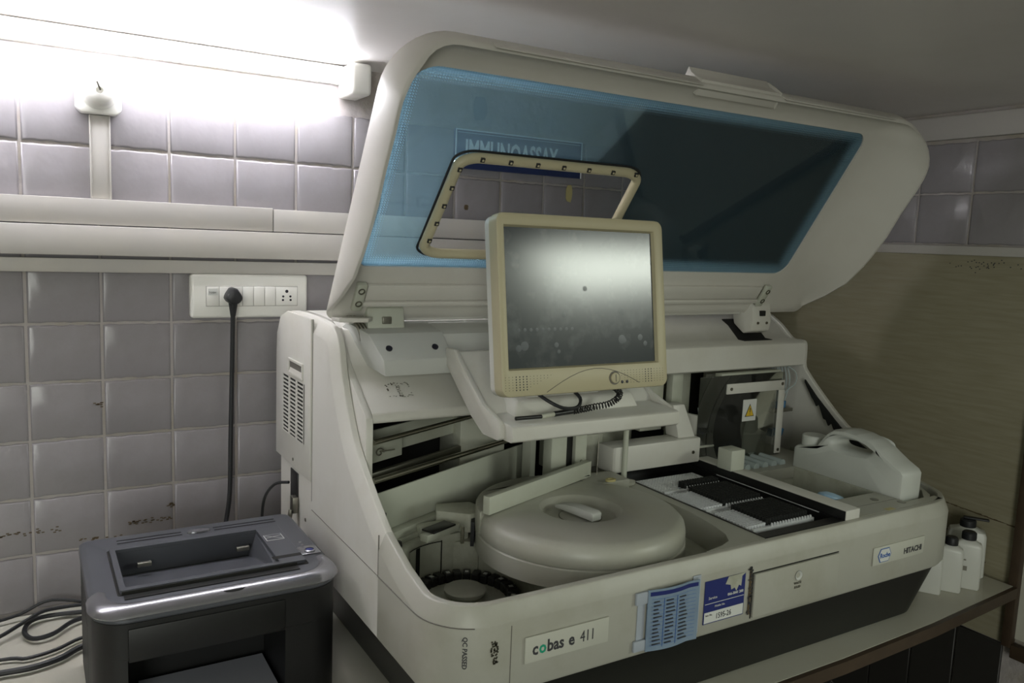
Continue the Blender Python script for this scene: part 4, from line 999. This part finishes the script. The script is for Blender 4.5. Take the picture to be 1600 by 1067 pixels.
# silver band round front edge
bandp = [(px0-.003, 1.165), (px0-.003, 1.145)]+arc((px0+.042, py0+.042), .0455, 180, 270, 8)+arc((px1-.042, py0+.042), .0455, 270, 360, 8)+[(px1+.003, 1.145), (px1+.003, 1.165)]
def bnd(i, z): 
    c = Vector(((px0+px1)/2, py0+.14)); out = []
    for x, y in bandp:
        d = Vector((x, y))-c; out.append((c.x+d.x*(1-i/.165), c.y+d.y*(1-i/.14) if y < 1.15 else y, z))
    return out
B().loft([bnd(0, .9530), bnd(-.0015, .9555), bnd(.001, .9610), bnd(.006, .965), bnd(.013, .9685), bnd(.019, .967), bnd(.022, .9652)], closed=False).obj('silver_band', 'pr_sil', PR)
# raised inner tray deck with opening
z0 = .9652
def frame(x0, x1, y0, y1, hx0, hx1, hy0, hy1, z0, z1, name, m, par):
    b = B(); o = rrect(x0, x1, y0, y1, (.003,)*4, n=3, m=3); i = rrect(hx0, hx1, hy0, hy1, (.001,)*4, n=3, m=3)
    b.loft([[(x, y, z0) for x, y in o], [(x, y, z1-.0008) for x, y in o], [(x+(.0008 if x < (x0+x1)/2 else -.0008), y, z1) for x, y in o], [(x, y, z1) for x, y in i], [(x, y, z0) for x, y in i]])
    return b.obj(name, m, par)
frame(.096, .350, 1.150, 1.316, .1035, .3125, 1.160, 1.305, z0, .9705, 'tray_frame', 'pr_top', PR)
frame(.0925, .3535, 1.146, 1.3195, .1034, .3126, 1.1599, 1.3051, .9649, .9656, 'tray_gap', 'void', PR)
B().box(.1036, .3124, 1.1601, 1.3049, .9280, .9292).obj('output_cavity', 'void', PR)
B().hexa([(.105, 1.161, .930), (.311, 1.161, .930), (.311, 1.300, .930), (.105, 1.300, .930), (.105, 1.161, .962), (.311, 1.161, .962), (.311, 1.285, .934), (.105, 1.262, .934)]).obj('output_ramp', 'pr_top', PR)
B().hexa([(.285, 1.161, .931), (.3122, 1.161, .931), (.3122, 1.304, .931), (.300, 1.304, .931), (.306, 1.161, .9645), (.3122, 1.161, .9645), (.3122, 1.304, .9645), (.3121, 1.304, .9645)]).obj('ramp_side', 'pr_top', PR)
B().box(.225, .256, 1.183, 1.190, .9555, .9585, .0005).obj('ramp_mark', 'pr_sil', PR)
for x in (.132, .278): B().box(x, x+.02, 1.285, 1.292, .945, .952, .001).obj('exit_roller', 'dsteel', PR)
B().box(.306, .3495, 1.170, 1.180, .9705, .9708).obj('vent_slot', 'void', PR)
for k in range(4): B().box(.098+.0, .335, 1.146+0*k, 1.1475, .9650, .9700).obj('front_slot', 'void', PR) if k == 0 else None
B().box(.10, .335, 1.130, 1.144, z0, .9662).obj('front_recess', 'black', PR)
for y in (1.345, 1.357):
    B().box(.110, .205, y, y+.002, z0, .9657).obj('rear_slot', 'black', PR); B().box(.255, .355, y, y+.002, z0, .9657).obj('rear_slot', 'black', PR)
B().lathe([(.014, 0), (.013, .003), (0, .004)], (.231, 1.348, z0), 20, sx=1.3, sy=.55).obj('top_knob', 'pr_sil', PR)
B().lathe([(.017, -.0008), (.015, .0008), (0, .0012)], (.235, 1.107, .9650), 20, sx=1.3, sy=.5).obj('front_catch', 'pr_blk', PR)
pg = B().box(.316, .344, 1.247, 1.272, .9706, .9709).obj('paper_symbol', 'label', PR)
B().box(.3172, .3428, 1.2482, 1.2708, .97095, .9711).obj('paper_symbol', 'pr_top', PR)
for (a, c) in (((.318, 1.268), (.342, 1.250)), ((.318, 1.258), (.342, 1.264))): bar(a, c, .0002, .0008, .9712, 'paper_symbol', 'label', PR, 0)
B().box(.352, .382, 1.178, 1.212, z0, .9672, .001).obj('button_pad', 'pr_sil', PR)
B().lathe([(.0085, 0), (.0085, .002), (.0065, .003)], (.367, 1.189, .9672), 20).obj('button_ring', 'pr_sil', PR)
B().lathe([(0, .0025), (.006, .0022), (.0062, 0)], (.367, 1.189, .9672), 20).obj('job_button', 'navy', PR)
for y in (1.222, 1.234): B().lathe([(0, .0006), (.0025, .0006), (.003, 0)], (.365, y, z0), 12).obj('status_light', 'pr_sil', PR)
B().box(.102, .303, .985, 1.10, .775, .786, .002).obj('paper_tray', 'pr_blk', PR)
B().box(.14, .27, 1.0, 1.09, DZ+.001, .775).obj('tray_support', 'pr_blk', PR)
pp = B(); pp.hexa([(.123, .990, .7870), (.300, .990, .7870), (.300, 1.214, .7870), (.123, 1.214, .7870), (.123, .990, .7990), (.300, .990, .7990), (.300, 1.214, .8020), (.123, 1.214, .8020)])
tag(pp.obj('paper_stack', 'paper'), 'stack of white paper lying in the printer front tray', 'paper')

# ================================================================== WALL FITTINGS
def trunk(name, x0, x1, z0, z1, d, label, m='pvc', grp=None, lip=.002):
    y1 = WY-.001
    T = thing(name, label, 'trunking', ((x0+x1)/2, y1, z0), grp)
    B().box(x0, x1, y1-d+.002, y1, z0, z1, .0008).obj('channel', m, T)
    B().box(x0, x1, y1-d, y1-d+.0035, z0-.0008, z1+.0008, .0012).obj('cover', m, T)
    return T
trunk('wall_trunking', -2.0, .413, 1.459, 1.502, .022, 'upper white trunking, long left length, below the lamp holder strip')
trunk('wall_trunking', .4145, 1.59, 1.459, 1.500, .022, 'upper white trunking, length that starts beside the lid and runs behind it')
trunk('wall_trunking', -2.0, -.036, 1.406, 1.4535, .026, 'middle white trunking, short piece cut off by the left edge of the photo')
trunk('wall_trunking', -.0345, 1.59, 1.406, 1.4555, .030, 'middle white trunking, long length with a dark gap above it')
trunk('wall_trunking', -2.0, 1.59, 1.376, 1.3985, .016, 'lowest and thinnest white trunking, directly above the socket board')
T = thing('conduit_strip', 'narrow vertical white conduit running down from the round lamp holder', 'conduit', (.118, WY, 1.503))
B().box(.1035, .1335, WY-.012, WY-.001, 1.5035, 1.646, .001).obj('channel', 'pvc', T)
B().box(.1022, .1048, WY-.0135, WY-.001, 1.5035, 1.646, .0008).obj('edge', 'pvc', T); B().box(.1322, .1348, WY-.0135, WY-.001, 1.5035, 1.646, .0008).obj('edge', 'pvc', T)
LH = thing('lamp_holder', 'round white lamp holder on a square wall plate, no bulb', 'lamp holder', (.117, WY, 1.683))
def octo(cx, cz, w, c): return [(cx-w, cz-w+c), (cx-w+c, cz-w), (cx+w-c, cz-w), (cx+w, cz-w+c), (cx+w, cz+w-c), (cx+w-c, cz+w), (cx-w+c, cz+w), (cx-w, cz+w-c)]
B().prism(octo(.117, 1.683, .036, .009), WY-.022, WY-.001, 'y', bev=.003).obj('square_plate', 'switch', LH)
YR = Matrix.Translation((.117, WY-.022, 1.683)) @ Matrix.Rotation(math.pi/2, 4, 'X')
b = B(); b.lathe([(.029, 0), (.028, .006), (.024, .009), (.023, .016), (.0215, .024), (.019, .026), (.006, .027), (.005, .024), (0, .024)], n=36, mtx=YR); b.obj('round_cap', 'switch', LH)
b = B(); b.lathe([(.0245, .0095), (.0255, .011), (.0245, .0125)], n=36, mtx=YR); b.obj('cap_ring', 'switch', LH)
B().cyl((.118, WY-.048, 1.684), (.112, WY-.058, 1.696), .0016, 8).obj('pull_wire', 'screw', LH)
# tube light
TL = thing('tube_light', 'glowing white fluorescent tube fitting high on the tiled wall under the ceiling', 'light', (-.03, WY, 1.75))
B().box(-.66, .585, WY-.030, WY-.001, 1.752, 1.785, .003).obj('batten', 'switch', TL)
B().cyl((-.62, WY-.066, 1.757), (.545, WY-.066, 1.757), .013, 20).obj('tube', 'emit', TL)
B().box(.545, .587, WY-.084, WY-.001, 1.726, 1.786, .008, 3).obj('end_cap', 'switch', TL)
B().box(-.662, -.62, WY-.084, WY-.001, 1.726, 1.786, .008, 3).obj('end_cap', 'switch', TL)
# socket board
SB = thing('socket_board', 'long white switch and socket board under the trunking', 'socket board', (.375, WY, 1.29))
sx0, sx1, sz0, sz1 = .2615, .4815, 1.292, 1.378
B().box(sx0, sx1, WY-.024, WY-.001, sz0, sz1-.003, .006, 3).obj('wall_plate', 'switch', SB)
fy = WY-.024
b = B(); b.box(.288, .461, fy-.0012, fy, 1.314, 1.353, .0006); b.obj('module_frame', 'pvc', SB)
for x0_, x1_, nm in ((.290, .3115, 'indicator_module'), (.3125, .354, 'socket_module'), (.355, .3745, 'rocker_switch'), (.3755, .3955, 'rocker_switch'), (.3965, .4165, 'rocker_switch'), (.4175, .4595, 'socket_module')):
    mdl = B().box(x0_, x1_, fy-.0030 if nm != 'rocker_switch' else fy-.0042, fy-.0010, 1.3155, 1.3515, .0008).obj(nm, 'switch', SB)
    if x0_ > .41:
        for hx_, hz, r in ((.439, 1.343, .0032), (.432, 1.333, .0022), (.446, 1.333, .0022), (.4315, 1.326, .0022), (.4465, 1.326, .0022)):
            B().cyl((hx_, fy-.0033, hz), (hx_, fy-.0029, hz), r, 12).obj('pin_hole', 'dot', mdl)
    if nm == 'indicator_module':
        B().box(x0_+.002, x1_-.002, fy-.0033, fy-.0029, 1.3355, 1.348).obj('paper_slip', 'label', mdl)
        textm('TOSH', .0050, front(x0_+.003, fy-.0035, 1.339), 'slip_text', 'ink', mdl)
PG = thing('power_plug', 'black three-pin plug with cord in the white socket board', 'plug', (.333, WY-.03, 1.30))
b = B(); b.prism([(.318, 1.335), (.327, 1.349), (.333, 1.353), (.339, 1.349), (.348, 1.335), (.347, 1.328), (.340, 1.321), (.326, 1.321), (.319, 1.328)], fy-.040, fy-.0035, 'y', bev=.005); b.obj('plug_body', 'rubber', PG)
b = B(); b.cyl((.333, fy-.022, 1.323), (.333, fy-.020, 1.298), .0085, 14, r1=.0048); b.obj('strain_relief', 'rubber', PG)
B().tube([(.333, fy-.020, 1.302), (.3335, fy-.014, 1.26), (.333, fy-.006, 1.16), (.331, fy-.004, 1.05), (.329, fy-.004, .95), (.322, fy-.008, .90), (.31, fy-.03, .86), (.30, fy-.06, .80), (.29, fy-.06, .77)], .0044, 10).obj('cord', 'rubber', PG)
# cables
C0 = .769
def cable(pts, r, label):
    return tag(B().tube([(x, y, z) for x, y, z in pts], r, 8, smooth=5).obj('black_cable', 'rubber'), label, 'cable', 'loose black cables on the desk')
cable([(.10, 1.580, C0), (.023, 1.590, C0+.02), (-.028, 1.588, C0+.004), (-.09, 1.575, C0), (-.2, 1.55, C0)], .0028, 'thin black cable running along the foot of the tiled wall left of the printer')
cable([(.10, 1.555, C0), (.025, 1.570, C0), (-.010, 1.562, C0), (-.020, 1.522, C0), (-.007, 1.490, C0), (.022, 1.493, C0+.001), (.055, 1.529, C0+.001), (.10, 1.54, C0)], .0040, 'black cable bent into a tight loop beside the printer')
cable([(-.20, 1.49, C0), (-.09, 1.500, C0), (-.055, 1.513, C0+.004), (-.023, 1.541, C0+.008), (.011, 1.567, C0+.012), (.062, 1.574, C0+.009), (.10, 1.57, C0+.006)], .0034, 'black cable curving from the left edge of the photo over the tight loop')
cable([(-.20, 1.44, C0-.002), (-.053, 1.440, C0-.002), (-.017, 1.428, C0-.002), (.024, 1.438, C0-.002), (.060, 1.462, C0-.002), (.11, 1.475, C0-.002)], .0030, 'thinner black cable second from the front, left of the printer')
cable([(-.20, 1.40, C0), (-.10, 1.392, C0), (-.052, 1.391, C0), (-.008, 1.389, C0), (.030, 1.402, C0), (.060, 1.426, C0), (.11, 1.44, C0)], .0050, 'thickest black cable nearest the desk front, left of the printer')
tag(B().tube([(XL-.010, 1.46, .995), (.392, 1.49, .985), (.375, 1.50, .955), (.370, 1.50, .90), (.365, 1.49, .83), (.36, 1.46, .775)], .0028, 8, smooth=6).obj('power_cable', 'rubber'), 'thin black lead arching from the back of the analyser down behind the printer', 'cable')
tag(B().tube([(XL-.013, 1.434, .95), (.402, 1.430, .925), (.400, 1.428, .88), (.399, 1.427, .80), (.397, 1.42, .766)], .0045, 8, smooth=6).obj('network_cable', 'dsteel'), 'grey lead dropping from the plug low on the analyser side', 'cable')
# sign behind the lid
SG = thing('wall_sign', 'navy sign lettered IMMUNOASSAY on the tiled wall, seen through the lid window', 'sign', (.977, WY-.01, 1.612))
B().box(.808, 1.146, WY-.008, WY-.001, 1.612, 1.696).obj('sign_board', 'signblue', SG)
for bx in ((.808, .811, 1.612, 1.696), (.808, 1.146, 1.6935, 1.696), (1.1435, 1.146, 1.612, 1.696)): B().box(bx[0], bx[1], WY-.0095, WY-.0081, bx[2], bx[3]).obj('sign_border', 'signw', SG)
bl = B(); bl.box(.814, 1.140, WY-.0088, WY-.0081, 1.6885, 1.6893); bl.obj('sign_rule', 'signw', SG)
textm('IMMUNOASSAY', .064, front(.832, WY-.0086, 1.630), 'sign_text', 'signw', SG, bold=.0016, xs=.545)
# torn tape scraps
random.seed(4)
def scrap(cx, y, cz, w, h, m, label, sk=0):
    pts = []
    for k in range(12):
        a = 2*math.pi*k/12; u, v = math.cos(a), math.sin(a); q = 1/max(abs(u), abs(v)); j = random.uniform(.88, 1.05)
        pts.append((cx+u*q*w/2*j+v*sk, cz+v*q*h/2*j))
    return tag(B().prism(pts, y-.0012, y, 'y').obj('tape_scrap', m), label, 'tape')
scrap(1.545, WY-.0015, 1.765, .085, .026, 'tapeg', 'pale torn tape scrap high on the wall left of the pilaster, behind the blue window', .01)
scrap(1.772, 1.3795, 1.706, .050, .020, 'tapeg', 'pale torn tape scrap stuck on the grey corner box')
scrap(.870, WY-.0015, 1.745, .035, .050, 'clearlab', 'clear torn tape patch on the tiles just above the navy sign')
scrap(1.118, WY-.0015, 1.575, .018, .040, 'yellowed', 'brown-yellow glue stain strip on the tiles below the navy sign')
scrap(.843, WY-.0015, 1.528, .010, .012, 'lead', 'small dark spot on the tiles above the trunking, seen through the window opening')
